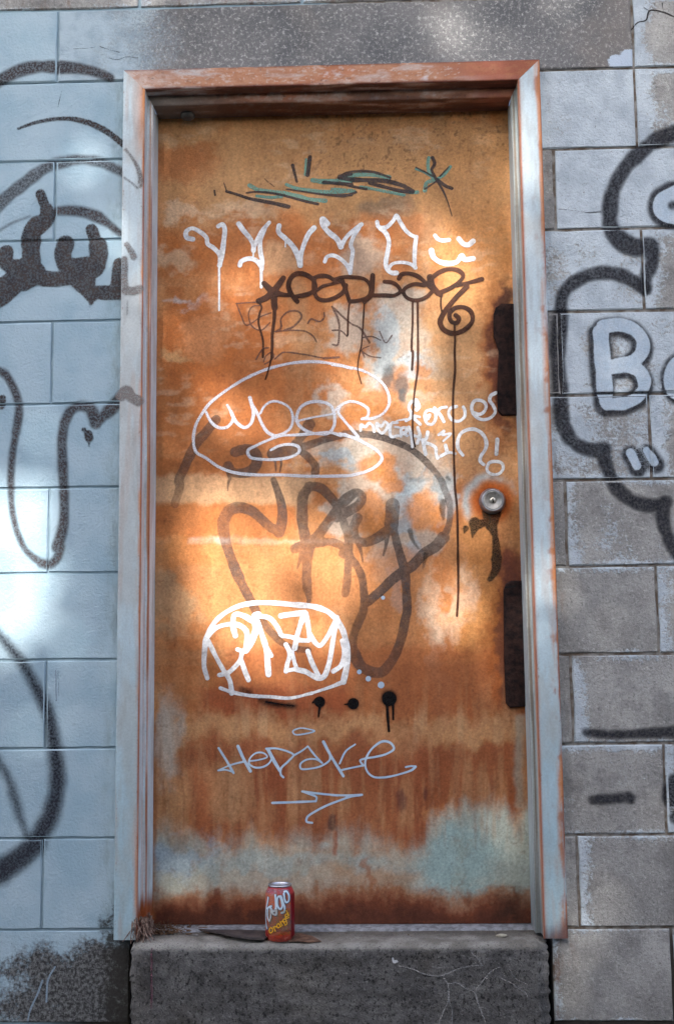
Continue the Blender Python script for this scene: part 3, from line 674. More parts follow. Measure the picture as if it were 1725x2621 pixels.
# ------------------------------------------------------------------ concrete step
step = tag(empty('concrete_step', (FX, -.06, GZ)), 'dark cracked concrete step under the rusty door', 'step')
def stepmesh():
    x0, x1 = -.4590, .4655
    prof = [(.16, -.010)]
    for i in range(26): t = i/25; prof.append((.10-(.135)*t, -.0125-.0085*t))
    for i in range(1, 9): a = i/8*math.pi/2; prof.append((-.035-.020*math.sin(a), -.041+.020*math.cos(a)))
    for i in range(1, 40): prof.append((-.055-.004*i/39, -.041-(.205)*i/39))
    prof = np.array(prof); nx = 240; xx = np.linspace(x0, x1, nx)
    P = np.zeros((len(prof), nx, 3)); P[..., 0] = xx[None, :]; P[..., 1] = prof[:, :1]; P[..., 2] = prof[:, 1:2]
    A = np.arange(len(prof))[:, None]*.09+0*xx[None, :]
    nn = fbm(xx[None, :]*40+A*0, A*9, 5)-.5; n2 = fbm(xx[None, :]*9+A*0+5, A*2.5, 5)-.5
    vert = sstep(-.030, -.045, P[..., 2])
    P[..., 1] -= (nn*.0035+n2*.006)*(.4+.6*vert); P[..., 2] += (nn*.0022+n2*.004)*(1-vert)
    # worn corners at both ends, a bite at the lower right
    e0 = sstep(x0+.03, x0, P[..., 0]); e1 = sstep(x1-.03, x1, P[..., 0])
    P[..., 1] += (e0*.012+e1*.016)*sstep(.02, -.03, P[..., 1]); P[..., 2] -= (e0*.006+e1*.012)*(1-vert)*sstep(.06, -.02, P[..., 1])
    P[..., 0] += (fbm(A*6, A*0+3)-.5)*.016*e1+(fbm(A*6+9, A*0+7)-.5)*.012*e0
    me = gridmesh('slab', P)
    # end caps
    return me, P
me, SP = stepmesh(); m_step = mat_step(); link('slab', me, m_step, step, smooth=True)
for cidx in (0, -1):
    ring = SP[:, cidx]; back = ring.copy(); back[:, 1] = .16; back[:, 2] = np.minimum(ring[:, 2], -.012)
    link('slab_end', gridmesh('slab_end', np.stack([ring, back], 1)), m_step, step)
thr = gridmesh('threshold', np.array([[[x, y+(fbm(np.array([x*30]), np.array([1.]))[0]-.5)*.006*(y < .07), z] for x in np.linspace(-.44, .449, 160)] for y, z in ((.12, -.0095), (.075, -.0098), (.052, -.0105), (.047, -.0125), (.045, -.024))])[::-1])
link('threshold', thr, mat_flat('threshold_concrete', (150, 152, 156), (104, 104, 106), 60, .9, 0, .8, 260, .15, .003), step)

# ------------------------------------------------------------------ the tree across the yard whose leaves shade the wall
def make_tree():
    C = SDIR*11.0
    base = np.array([C[0]-.3, C[1]-.2, GZ])
    t = tag(empty('broadleaf_tree', base), 'tall broadleaf tree behind the viewer shading the wall', 'tree')
    def limb(pts, r0, r1, n=10):
        c = smooth_curve3(np.array(pts)); m = len(c); V = []; F = []
        for i in range(m):
            d = c[min(i+1, m-1)]-c[max(i-1, 0)]; d /= np.linalg.norm(d); a = np.cross(d, [.3, .9, .1]); a /= np.linalg.norm(a); b_ = np.cross(d, a); r = r0+(r1-r0)*i/(m-1)
            for k in range(n):
                q = 2*math.pi*k/n; V.append(c[i]+r*(math.cos(q)*a+math.sin(q)*b_))
        for i in range(m-1):
            for k in range(n): F.append((i*n+k, i*n+(k+1) % n, (i+1)*n+(k+1) % n, (i+1)*n+k))
        return V, F
    def smooth_curve3(p):
        o = []
        q = np.vstack([2*p[0]-p[1], p, 2*p[-1]-p[-2]])
        for i in range(1, len(q)-2):
            for s in np.linspace(0, 1, 6, endpoint=False):
                p0, p1, p2, p3 = q[i-1:i+3]; o.append(.5*((2*p1)+(-p0+p2)*s+(2*p0-5*p1+4*p2-p3)*s*s+(-p0+3*p1-3*p2+p3)*s**3))
        o.append(p[-1]); return np.array(o)
    V, F = limb([base, base+[.1, 0, 2.2], base+[0, .2, 4.6], base+[.05, .15, 5.2]], .30, .17)
    link('trunk', mesh('trunk', V, F), m_bark, t)
    top = base+np.array([0, .2, 4.6])
    for dx, dy, dz in ((-2.6, .4, 1.6), (2.9, .3, 1.5), (2.4, -1.2, 2.6), (-2.3, .9, 2.8)):
        V, F = limb([top, top+np.array([dx*.35, dy*.4, dz*.45]), top+np.array([dx*.8, dy, dz*.8]), top+np.array([dx*1.2, dy*1.1, dz])], .09, .02, 7)
        link('limb', mesh('limb', V, F), m_bark, t)
    # crown: leaves, thinned where the gaps let the sun through
    n = 70000
    X = rng.uniform(-4.9, 4.9, n*2); Z = rng.uniform(-3.6, 6.0, n*2)
    ok = ((X/4.9)**2+((Z-1.2)/4.8)**2) < 1+.25*(fbm(X*1.3, Z*1.3)-.5); X = X[ok][:n]; Z = Z[ok][:n]; n = len(X)
    u, v = proj(X, np.full(n, .04), Z)
    keep = np.ones(n)
    for cu, cv, ru, rv, k in GAPS:
        d = np.sqrt(((u-cu)/(ru+45))**2+((v-cv)/(rv+45))**2); keep *= 1-k*sstep(1.15, .85, d)
    m = rng.random(n) < keep; X = X[m]; Z = Z[m]; n = len(X)
    D = rng.uniform(9.6, 12.6, n)
    P = np.stack([X, np.zeros(n), Z], 1)+SDIR*D[:, None]
    A = rng.normal(size=(n, 3)); A[:, 2] *= .8; A /= np.linalg.norm(A, axis=1)[:, None]
    N = rng.normal(size=(n, 3))+SDIR*.9; B = np.cross(N, A); B /= np.linalg.norm(B, axis=1)[:, None]
    L = rng.uniform(.045, .085, n)[:, None]; Wd = L*rng.uniform(.55, .75, n)[:, None]
    shp = ((1, 0), (.35, .95), (-.55, .85), (-1, 0), (-.55, -.85), (.35, -.95))
    VV = np.stack([P+A*L*a+B*Wd*c_ for a, c_ in shp], 1).reshape(-1, 3)
    FF = np.arange(n*6).reshape(n, 6)
    me = rawmesh('crown', VV, FF)
    link('crown', me, m_leaf, t)
m_bark = mat_flat('bark', (92, 78, 64), (60, 50, 42), 30, .95, 0, 1., 40, .1, .01)
m_leaf = mat_flat('leaves', (84, 110, 46), (58, 88, 36), 3, .6, 0, .1, 50)
GAPS = [(10, 60, 110, 110, .45), (10, 1190, 80, 130, .5), (20, 1460, 125, 200, .97), (660, 1400, 190, 200, .88), (720, 1560, 110, 90, .8), (760, 1330, 120, 70, .5),
        (850, 880, 90, 80, .35), (1010, 900, 60, 80, .4), (1000, 1150, 110, 60, .5), (1165, 640, 85, 55, .75), (1220, 410, 100, 65, .55), (960, 1050, 80, 60, .5),
        (860, 1020, 430, 640, .46), (1240, 1550, 110, 120, .3), (1120, 160, 170, 60, .7), (1300, 40, 150, 70, .55), (1370, 500, 60, 160, .6), (1360, 1000, 40, 200, .35), (640, 800, 150, 300, .2), (330, 700, 60, 400, .25)]
make_tree()
def add_shade_hedge():  # unseen foliage block added to cut low sky and darken the wall's foot
    x0, x1, y0, y1, h = -8., 8., -6.6, -5.4, 2.7
    hg = tag(empty('added_hedge', (0, -6., GZ)), 'unseen leafy screen added behind the viewer to darken the lower wall', 'added_hedge')
    V, F = box(x0, x1, y0, y1, GZ, GZ+h-.25); link('branches', mesh('branches', V, F), mat_flat('added_hedge_inner', (44, 50, 30), (30, 34, 22), 6, .9), hg)
    n = 16000; P = np.stack([rng.uniform(x0-.1, x1+.1, n), rng.choice([y0, y1], n, p=[.2, .8])+rng.normal(0, .09, n), GZ+rng.uniform(0, h, n)], 1)
    k = n//4; P[:k, 1] = rng.uniform(y0, y1, k); P[:k, 2] = GZ+h-.22+np.abs(rng.normal(0, .12, k))
    A = rng.normal(size=(n, 3)); A /= np.linalg.norm(A, axis=1)[:, None]; B = np.cross(A, rng.normal(size=(n, 3))); B /= np.linalg.norm(B, axis=1)[:, None]
    L = rng.uniform(.05, .10, n)[:, None]
    VV = np.stack([P+A*L, P+B*L*.55, P-A*L, P-B*L*.55], 1).reshape(-1, 3)
    link('foliage', rawmesh('foliage', VV, np.arange(n*4).reshape(n, 4)), m_leaf, hg)
add_shade_hedge()

# ------------------------------------------------------------------ graffiti on the door
DYF = DY-.0009
P_TEAL = mat_paint('teal_marker', (104, 160, 146), (120, 170, 154), .5, .6, 260, .75, .3, 500, .5)
P_INK = mat_paint('faded_black_marker', (58, 52, 54), (84, 74, 72), .5, .5, 260, .9, .25, 500, .5)
P_WHITE = mat_paint('white_paint_marker', (234, 234, 232), (214, 216, 218), .5, .7, 130, 1., .12, 300, .55, .40)
P_BROWN = mat_paint('dark_brown_marker', (54, 33, 26), (80, 46, 31), .4, .3, 220, .93, .12, 520, .45)
P_THIN = mat_paint('thin_brown_pen', (98, 70, 62), (122, 92, 82), .35, .4, 300, .85, .45, 500, .6)
P_CHALK = mat_paint('white_chalk', (222, 224, 230), None, .5, .7, 420, .98, .62, 620, .95)
P_GREY = mat_paint('grey_brown_wash', (82, 70, 64), (98, 88, 82), .8, .7, 180, .80, .16, 520, .55, .35)
P_BLACK = mat_paint('black_spray', (16, 15, 16), None, 1.0, .8, 220, .98, .05, 420, .5)
P_FOG = mat_paint('black_overspray', (24, 21, 22), None, 9., 2.0, 90, .8, .3, 420, .6)
P_BLUEW = mat_paint('pale_blue_pen', (196, 214, 228), (176, 200, 220), .3, .25, 260, .95, .12, 520, .45)
LIP = lambda k: .0005+.00012*k
film('grey_tag', door, P_GREY, """
e 64>60 480,700 400,800 330,880 270,990 220,1100 180,1200 @g 190,130 150,280
E 95 190,630 300,600 400,615 450,690 440,780 380,850 260,880 150,860 110,800
E 40>12 110,880 130,940 110,1010 105,1085
E 110 640,650 760,630 850,620
E 110>70 1070,300 1010,400 940,490 870,560
E 26>12 655,700 670,780 675,860;E 26>12 735,720 735,790 720,870
E 70>60 960,575 1100,535 1250,480 1400,445 1540,415 @f 100,815 220,815 350,830 480,870 600,920 700,990 800,1090 880,1200 @H 1090,600 1140,720 1160,850 1150,1000 1110,1120 1030,1230
H 110>80 1080,1180 980,1290 850,1370 @h 640,780 560,830 480,890 400,970 330,1030 260,1090
E 60>80 940,610 1020,660 1090,730 1140,800 1135,870
g 40>70 940,90 980,200 1010,330 1005,440 985,510
g 60>75 985,500 920,470 840,400 760,335 660,310 580,340 535,430
g 75>34 535,420 545,530 580,660 640,820 700,950 760,1060 800,1140 @i 850,280 920,370 1000,450 1100,500 1220,515
g 70 1200,580 1175,450 1170,320 1180,210 1230,140
g 62>50 1220,140 1310,150 1390,220 1450,300 1480,380
g 60 1600,190 1470,300 1380,420 1300,530 1230,600
h 60 40,330 110,235 200,190 240,220 220,280 150,330 40,390
g 76>60 1220,600 1210,720 1205,850 1210,950;g 60>14 1210,950 1225,1040 1215,1110
g 60 1110,640 1180,610 1330,585;g 40>10 1170,660 1150,740 1130,800
g 50 1320,585 1420,590 1500,630 1550,700 @h 80,680 150,720 210,800 245,900 255,1020
h 46>50 90,420 120,530 135,620 130,750 120,900 105,1000
h 58>70 205,395 170,480 190,560 260,590 350,560 440,500;h 30>12 200,580 230,660 245,745
h 90 485,290 482,350 475,440;h 36>14 450,470 430,620 410,695
h 50>60 490,470 520,600 560,740 585,850 595,1000 600,1150 @j 590,250 560,400 520,520 470,620
j 60>80 480,600 400,690 320,690 230,640 170,540
j 60>50 170,560 165,430 200,320 250,200 260,60
""", DY, off=LIP(0), label='large grey brown tag with looping letters across the door',
     op=lambda X, Z: np.clip(.74+1.1*(fbm(X*7, Z*7)-.5)-.25*sstep(.75, .5, Z)*(fbm(X*20, Z*20)), .25, 1))
film('marker_tag', door, P_TEAL, """
a 28 885,975 930,1000 1000,1012 1100,1025 1200,1045 1270,1065 1390,1078
a 24 1130,970 1200,995 1300,1010 1420,1020 1566,1010
a 34 1305,940 1380,950 1480,945 1566,940;a 16 1262,800 1258,850 1255,905
a 20 930,1045 1020,1055 1100,1050
b 28 80,920 160,905 260,905 380,920;b 22 0,1000 80,1005 150,1015;b 20 190,985 280,1000 380,1020 480,1040;b 24 520,1022 570,1020
b 16 560,865 620,890 690,930;b 22 645,790 640,840 650,890 690,935;b 22 790,850 750,900 700,935;b 26 620,1010 630,960 690,935
""", DY, off=LIP(1), cell=.0022, wk=1.1, label='teal and black marker scribble near the top of the door')
film('marker_tag', door, P_INK, """
a 6>8 713,958 722,985 730,1012;a 14>24 730,1015 800,1035 880,1062 960,1078 1050,1095 1145,1118
a 10>18 865,1025 930,1018 1020,1025 1100,1040 1180,1060 1260,1082 1340,1100;a 12 650,1010 655,1040
a 20>14 1172,840 1185,890 1200,950;a 20>26 1288,785 1280,850 1272,905;a 8>16 1130,1000 1200,1010 1300,1025 1420,1040 1566,1040
a 20 1380,955 1450,960 1566,970;a 16 1490,920 1566,900;a 5 985,930 1010,955;a 5 1020,960 1050,985
b 14 50,915 100,890 180,880 270,885 340,905 390,925;b 26 50,920 120,935 250,940 350,945 420,960 480,980 540,1015
b 16 0,960 60,965 150,985 230,1000;b 14 0,1042 80,1047 160,1020;b 20 250,960 350,985 450,1010 540,1020
b 20>12 670,790 685,830 665,870 690,920;b 9 560,855 620,885 690,925;b 9 780,850 720,915;b 10 620,1000 700,945
b 14>6 690,930 740,1010 770,1080 800,1180;b 18 700,935 760,980 800,995
""", DY, off=LIP(2), cell=.0020, label='black half of the marker scribble near the top of the door')
film('white_tag', door, P_WHITE, """
c 32 295,350 245,335 240,290 285,262 350,290 405,340 412,385 460,420 505,470 515,520 508,560;c 34 498,245 530,230 548,260 542,360 530,450 515,520;c 16>13 505,560 505,700 505,920
c 34 660,225 700,280 750,340 780,400 780,440;c 32 905,215 860,270 810,350 785,410;c 30 870,260 835,360 835,450 850,530 845,590;c 30 670,560 680,530 740,505 800,520 845,575;c 18 842,590 842,735;c 14 778,440 778,490
c 36 985,240 980,290 1030,340 1090,400 1130,470 1155,560;c 34 1265,258 1220,310 1185,390 1160,480 1155,550;c 12 1035,360 1035,410
c 40 1370,225 1335,190 1340,240 1390,300 1450,350 1480,410;d 30 70,410 110,340 170,280 235,230;d 28 215,260 170,330 150,400 165,440 155,520 145,620;d 28 -59,530 -40,490 10,480 70,510 120,560 145,610
d 28 360,210 372,250 430,255 490,200 515,160 550,220 600,290 650,325 675,330;d 28 675,330 665,400 660,520 665,580;d 32 385,260 430,300 455,370 445,450 430,540 440,590 480,620 515,620;d 24 450,590 480,550 560,535 630,550 670,580
d 30 825,320 850,350 890,360 935,355;d 34 1015,345 1050,385 1090,395 1130,365;d 36 795,440 810,490 860,530 940,545 1000,530 1040,480 1060,510 1130,505
""", DY, off=LIP(4), cell=.0022, wk=1.2, label='white dripping letters and smiling face in the upper part of the door')
film('pen_tag', door, P_THIN, """
c 8 640,865 800,855;c 9 645,870 680,960 720,1040 770,1020 840,970 920,940;c 9 830,880 770,890 740,950 770,1050 840,1080 910,1020
c 13 960,1090 1000,1060 1000,990 1060,930 1140,930 1165,970 1100,1050 1030,1080;c 9 950,1090 1100,1080 1200,1090 1260,1130 1285,1175
c 12 1215,1025 1240,990 1310,1010 1345,980 1345,940;c 13 1410,890 1460,1000 1465,1120 1450,1200 1415,1195;c 10 1410,1080 1480,1085 1530,1130;c 13 1420,900 1566,1030 @d 220,1060 300,1180
d 8 380,1090 430,1180 480,1120;d 9 240,1140 320,1130 390,1160;f 9 235,150 300,190 390,205;f 8 260,200 240,140 300,110
e 10 800,220 830,165 860,130 900,125;e 9 860,240 880,190 930,160 940,200 900,240 870,255;e 10 950,215 1010,165 1040,160 1200,180 1340,205 1465,200;e 14 1340,208 1465,200
""", DY, off=LIP(3), cell=.0016, label='thin brown pen scrawl under the dark brown name')
film('brown_tag', door, P_BROWN, """
c 40 865,705 920,760 960,790;c 40>24 940,775 1020,795 1080,800;c 38>44 1020,660 970,730 930,780;c 44>36 930,780 880,820 820,845;c 46 945,780 945,860 950,900
c 14 825,850 845,900 830,940 820,1020 855,1160 @e 855,200;c 26>16 950,890 945,1000 930,1120 @e 930,100 925,200;e 12>9 925,200 900,300 875,380
c 30 1130,850 1090,800 1060,730 1080,660 1130,625 1200,635 1260,680 1275,740 1240,780 1100,815
c 28 1260,660 1310,645 1380,650 1440,690;c 22 1280,770 1330,730 1420,705 1480,690;c 28 1265,670 1265,760 1290,820 1350,840 1430,820 1500,770 1520,720
d 28 80,680 110,760 140,850;d 24 20,672 80,655 180,655 260,670 300,710 310,760 290,810 220,840 140,850;d 34 325,640 320,720 310,800 260,850
d 26 330,800 420,800 500,800 545,770 520,720 470,695 420,690
d 28 535,665 560,630 620,625 690,650 740,690 790,740 870,800;d 26 740,720 660,710 590,740 570,770 600,820 680,840 760,810 800,770
d 40 785,655 800,720 850,785;d 28 800,660 850,620 930,590 1010,600 1050,640 1020,690 950,740 860,780;d 24>32 1000,720 1090,700 1200,670
d 34>30 1080,730 1010,800 940,880 890,950 865,1020 900,1080 980,1105 1070,1070 1125,1000 1110,930 1050,895 980,905 940,950 955,1010 1000,1020 1015,985 990,960
d 14 645,860 645,1000 640,1250 @f 645,150 640,300;d 16>10 685,860 688,1250 @f 685,300 660,480 650,600 645,700 650,850 665,920
d 15 982,1020 982,1100 985,1160 982,1250 @f 985,300 970,500 972,800 985,1253 @h 1000,300 1008,700 1010,1000 1000,1180
d 12 875,800 870,870 880,940;d 12 140,850 130,950 125,1120;d 11>8 258,860 250,1000 235,1200 @f 225,150 205,290 235,415
""", DY, off=LIP(7), cell=.0020, label='dark brown looping name with long drips')
film('chalk_tag', door, P_CHALK, """
f 17 240,695 330,690 410,650 455,580 455,510 420,430 360,370 250,310 130,280 0,262
e 19 1566,290 1450,260 1300,238 1150,240 1000,265 850,310 700,380 550,475 430,570 370,650 320,740 298,860 320,960 400,1010 500,1080 620,1125 800,1145 1000,1145 1200,1155 1400,1155 1566,1150 @f 150,1150 280,1115 370,1060 400,1010 370,960 280,900 180,850 60,815
e 18 1480,830 1400,805 1250,815 1100,825 1000,830 900,865 800,910 735,950 750,1000 850,1020 970,1020 1080,1000 1145,960 1140,920 1080,900 990,910 920,945
e 18 400,640 440,720 500,765 570,760 615,700 600,640 570,585;e 22 600,640 640,720 710,765 760,730 780,640 760,560 750,525;e 22 780,600 810,650 850,740 890,800 940,830
e 16 940,830 1010,815 1075,770 1095,690 1070,610 1000,565 930,555 870,590 835,650
e 13 1120,715 1250,685 1420,655;e 20 1425,650 1400,590 1330,560 1240,560 1160,600 1125,680 1140,740 1200,790 1290,815 1380,810 1425,750 1430,650
f 17 210,840 150,770 90,700 50,640 80,580 150,555 230,575 290,620 280,680 240,695;f 14 15,640 60,590 150,552
f 14 100,815 180,850 280,900 370,960;f 14 0,805 100,830
""", DY, off=LIP(5), cell=.0020, label='white chalk lettering inside a chalk oval in the middle of the door')
film('white_note', door, P_WHITE, """
F 24 615,140 600,100 565,110 545,160 570,220 560,260 520,285;F 10>16 430,285 520,270;F 26 590,260 655,320;F 30 615,90 640,150 620,180;F 20 600,240 650,250
F 24 770,185 720,190 695,240 720,310 765,320 800,270 795,210 750,180;F 20 720,240 745,230 730,270
F 26 790,165 820,200 850,240 880,295;F 22 825,190 850,165 905,155
F 24 1000,150 945,165 925,220 955,275 1020,290 1075,250 1080,190 1065,155
F 26 1165,210 1220,225 1270,190 1280,130 1240,95 1175,95 1145,150 1160,220 1210,265 1275,275 1335,250 1370,200 1350,140 1315,90 1330,45 1375,20
F 22 85,380 90,325 130,345 165,310 200,330 215,390;F 22 240,310 285,340 315,295 345,320 335,360 290,405 250,370 235,320
F 22 435,305 380,310 375,435 440,430;F 18 415,345 450,350;F 22 470,435 475,360 515,355 520,395 480,400 530,430;F 26 545,350 570,430 580,535;F 26 630,350 650,430 625,500;F 24 560,420 640,440
F 28 725,395 710,460 680,490;F 28 680,470 690,530 705,605;F 22 690,490 760,515 800,545 805,600 820,645
F 22 830,420 880,385;F 18 880,390 865,420 945,410 875,480
F 26 895,520 910,580;F 26>22 850,625 920,590 990,600
F 28 1060,615 1020,560 1010,490 1040,410 1110,370 1180,370 1245,410 1285,490 1275,560 1235,620 1225,670 1260,705
F 30 1390,465 1380,605
F 24 1290,740 1310,690 1370,675 1430,690 1445,740 1410,790 1350,800 1300,775 1288,735
""", DY, off=LIP(4.4), cell=.0020, label='white note in small letters with an exclamation mark above the lock')
film('oval_tag', door, P_WHITE, """
i 34>40 410,740 385,650 390,500 400,420 440,330 520,240 640,170 760,140 900,135 1100,150 1280,170 1380,210 1450,270;i 42 1450,270 1500,370 1530,500 1530,620 1500,770;i 30>18 1500,770 1400,810 1250,860;i 22>28 1250,860 1070,900 920,890 750,880 600,850 515,820
i 34 400,430 460,350 560,310 650,310 720,360 725,440 700,520 650,510;i 32 690,530 670,600 620,660 570,700 505,715;i 36 680,590 710,680 740,755;i 34 420,440 460,530 530,660 590,760 605,860
i 38 635,400 615,310 630,230 700,240 770,280;i 46 820,230 790,240 800,340 770,430 720,520;i 40 800,260 850,400 880,500 900,710;i 32 870,470 925,560;i 34 830,240 910,260 970,330 1000,390;i 40 1000,240 1100,225 1190,215
i 38 1190,215 1160,300 1130,400 1110,500;i 34 1200,220 1220,330 1230,430;i 34 1220,440 1150,435 1080,410 1010,400;i 32 1230,380 1270,450 1310,480 1370,410 1450,250
i 30 1040,470 1070,540 1050,630 1040,685;i 30 1090,530 1110,620 1120,660 1045,680;i 38 1120,670 1200,690 1290,740 1340,730 1380,640 1410,480 1440,290;i 34 1215,525 1250,620 1300,720;i 36 1490,440 1510,530 1480,640 1420,685
""", DY, off=LIP(6), cell=.0022, wk=1.12, label='white bubble tag inside a thick white oval low on the door')
film('paint_blot', door, P_FOG, "i 30 840,920 920,940 1000,955 1100,965|i 24 690,830 750,855|j 60 170,945|j 90 455,895", DY, off=LIP(3.4), cell=.003, margin=.012, label='soft black overspray under the white oval')
film('paint_blot', door, P_BLACK, "i 88 1310,930;i 40>10 1280,920 1250,940;i 26>14 1312,960 1305,1010 1300,1050|j 84 170,945;j 20>8 140,950 100,950|j 120 458,905;j 24>20 440,950 445,1040 455,1165;j 20 488,950 490,1070|i 14>8 880,930 1000,950 1100,962", DY, off=LIP(8), cell=.0018, wob=.2, wk=1.02, label='black paint blots with drips below the white oval')
film('paint_dot', door, P_BLUEW, "j 38 218,690|j 46 290,745|j 50 392,795|j 34 408,95", DY, off=LIP(8), cell=.002, wk=1., label='four small pale paint dots')
film('pen_signature', door, P_BLUEW, """
k 16 500,205 560,300 620,405;k 24>20 655,190 700,290 755,390;k 12 495,385 600,340 710,312;k 12 500,385 560,380 620,400
k 12 745,310 820,300 890,275 860,245 800,245 750,290 745,330 790,360 860,355 910,320 930,270;k 24 895,215 940,300 990,385;k 14 880,210 960,208 1060,235 1100,260 1060,310 1000,370 1000,420 1020,440
k 13 1100,265 1170,225 1215,190;k 13 1215,190 1260,250 1330,325;k 13 1330,325 1280,295 1200,300 1155,335 1160,370 1240,370 1330,345 1390,300 1390,240;k 20 1340,155 1390,250 1450,350 1500,430
l 12 185,175 110,230 60,330;l 14 60,385 150,365 250,345;l 15 250,345 225,305 260,290 350,275 440,250 495,210 470,165 410,150 340,190 290,250 265,320 280,390 330,435 420,440 540,415 640,380 670,355;l 14 670,352 630,350 590,358
k 10 1180,45 1270,68 1220,85 1110,95 1095,70 1140,48 1180,45
k 15 930,645 1080,640 1280,632;k 13 1280,630 1285,600 1230,575 1170,553;k 15 1170,553 1300,570 1460,585 @l 0,582 140,585 240,580;k 15 1640,583 1560,594 1480,622 1380,660 1280,710 1210,760 1205,795 1250,805
""", DY, off=LIP(6), cell=.0017, wk=1.12, label='pale blue pen signature with arrow in the lower part of the door')
P_GRIME = mat_paint('black_lock_runoff', (34, 30, 26), (70, 58, 40), 2.2, 2.2, 160, .92, .35, 380, .7, .25)
film('lock_stain', door, P_GRIME, "p 44>22 1258,1312 1257,1330 1256,1346;p 20>14 1257,1340 1262,1356 1266,1368;p 12>20 1250,1338 1230,1340 1215,1346;p 22>4 1215,1340 1212,1360 1209,1374;p 12>3 1192,1352 1188,1364;p 12>20 1266,1370 1270,1400 1271,1430;p 22>10 1271,1430 1268,1460 1254,1482", DY, off=LIP(3), cell=.002, margin=.006, label='dark run-off stain below the lock')
film('grey_run', door, P_GRIME, "H 60>30 1075,760 1070,860 1080,960|H 46>20 690,1100 720,1210 790,1310|H 30>10 1130,470 1170,520|p 10>3 1090,1420 1082,1455", DY, off=LIP(2), cell=.002, margin=.006, op=lambda X, Z: np.full(len(X), .6))

# ------------------------------------------------------------------ graffiti on the wall
S_L = mat_paint('black_spray_on_painted_block', (84, 77, 76), (70, 67, 70), 6., 3.2, 190, .94, .40, 190, .8, .12, .12, bump=.6)
S_D = mat_paint('thick_black_spray_on_block', (80, 71, 67), (64, 60, 62), 2.4, 2.6, 230, .96, .36, 190, .8, .08, .12, bump=.7)
S_S = mat_paint('soft_black_spray', (50, 52, 60), None, 15., 4., 120, .95, .30, 190, .8, .0, .12, bump=.6)
S_R = mat_paint('black_spray_on_bare_block', (46, 47, 52), (60, 60, 64), 7., 4., 170, .97, .26, 170, .85, .22, .1, bump=.7)
S_W = mat_paint('pale_blue_spray', (178, 194, 206), (192, 204, 212), 2.5, 1.6, 190, .96, .14, 330, .8, .0, .2, bump=.5)
def wf(name, mat, txt, k=0, label=None, margin=.010, cell=.0032, **kw):
    return film(name, wall, mat, txt, 0., surf=wall_surf, cell=cell, margin=margin, off=.0005+.0002*k, label=label, **kw)
wf('spray_arc', S_L, "1 90>105 -60,740 60,660 200,600 350,575 520,580;1 105>60 520,580 680,590 820,620 960,670", 0, 'dark spray arc above the face on the pale wall', .014)
wf('spray_arc', S_D, "1 18>42 160,1115 300,1065 450,1035 620,1030 780,1065;1 42>50 780,1065 930,1140 1070,1250", 0, 'thin dark spray eyebrow line on the pale wall')
wf('spray_arc', S_L, "1 110>90 -60,1820 60,1710 200,1600 330,1500 450,1430 600,1400;1 80>70 600,1390 720,1385 880,1410 980,1455 1075,1500|1 14>8 -20,2010 120,1930 260,1880", 0, 'broad soft spray arc over the eyes on the pale wall', .014, op=lambda X, Z: np.full(len(X), .8))
wf('spray_arc', S_L, "q 90>110 630,170 800,165 950,185 1100,240;q 100>60 1100,240 1230,330 1340,420", 1, 'dark spray arc over the right eye on the pale wall', .014)
wf('spray_face', S_D, """
q 90 450,-20 480,60 510,130;q 110>150 520,150 530,220 490,290 420,340;q 160 420,330 350,400 345,500 345,620 350,760
q 130 70,630 60,720 110,780 250,800;q 190 240,830 380,850;q 200 250,900 120,990 -40,1130;q 190 380,870 260,950
q 130 480,920 620,930 760,920;q 150 730,540 700,650 730,760 820,830
q 100 1020,380 1050,460 1075,540;q 160 1090,560 1100,680 1060,790 960,860;q 170 800,800 900,880 960,960;q 190 900,820 1000,800;q 130 860,940 950,1030 1020,1100
q 90>40 960,1060 1010,1160 1015,1190;q 130 1020,1070 1180,1080 1330,1080;q 100 1290,1040 1310,900 1330,760
""", 2, 'dark spray painted face with two eyes on the pale wall', wk=1.36)
wf('spray_tongue', S_L, """
2 60 -30,840 40,870 100,960 150,1080 165,1200 140,1380;2 52 140,1380 110,1560 95,1750 95,1900;2 44>46 95,1900 105,2050 150,2250 220,2400 @3 280,80 370,145
3 60 360,140 440,150 500,90 530,0;2 76>66 500,2380 550,2200 560,2000 555,1850 545,1650 540,1450 560,1300;2 66>84 560,1300 620,1190 700,1150 780,1165;2 84 780,1160 815,1230 835,1300
2 84>90 835,1295 900,1240 980,1160 1050,1080
""", 1, 'long dark spray tongue outline on the pale wall')
wf('spray_blot', S_D, "2 70 770,1400 775,1430;2 30>14 730,1355 760,1390;2 20>12 775,1450 775,1500|2 90 0,1110;2 40 25,1080 15,1160", 2, 'small dark paint blots beside the tongue')
wf('spray_curve', S_S, "3 46>70 -40,730 80,870 200,1020 290,1180 370,1330;3 70>110 370,1330 420,1450 460,1650 480,1800 500,1950 490,2150 440,2350;4 110>130 480,150 440,300 370,430 300,560;4 130>150 300,560 200,650 60,750 -60,830", 0, 'large soft black curve low on the pale wall', .016)
wf('spray_curve', S_S, "3 34>44 -30,1840 60,1990 130,2180 170,2350;4 44>20 100,100 150,230 190,350 230,470", 1, 'thin soft black line low on the pale wall', .014, op=lambda X, Z: np.full(len(X), .85))
wf('spray_skull', S_R, """
6 100 1310,470 1200,400 1080,345 960,330 830,350 720,400 620,480 585,570 578,700;6 110 578,700 565,850 552,1050 560,1200 575,1350 580,1500 600,1650 660,1780;6 110 660,1780 760,1850 900,1880 955,1870
6 100 950,1870 965,1980 1010,2100 1060,2200 1170,2300 1290,2350 1420,2355 1490,2330;7 95 1480,300 1465,380 1480,500 1530,630 1640,800
""", 0, 'black spray skull outline on the grey blocks', .014)
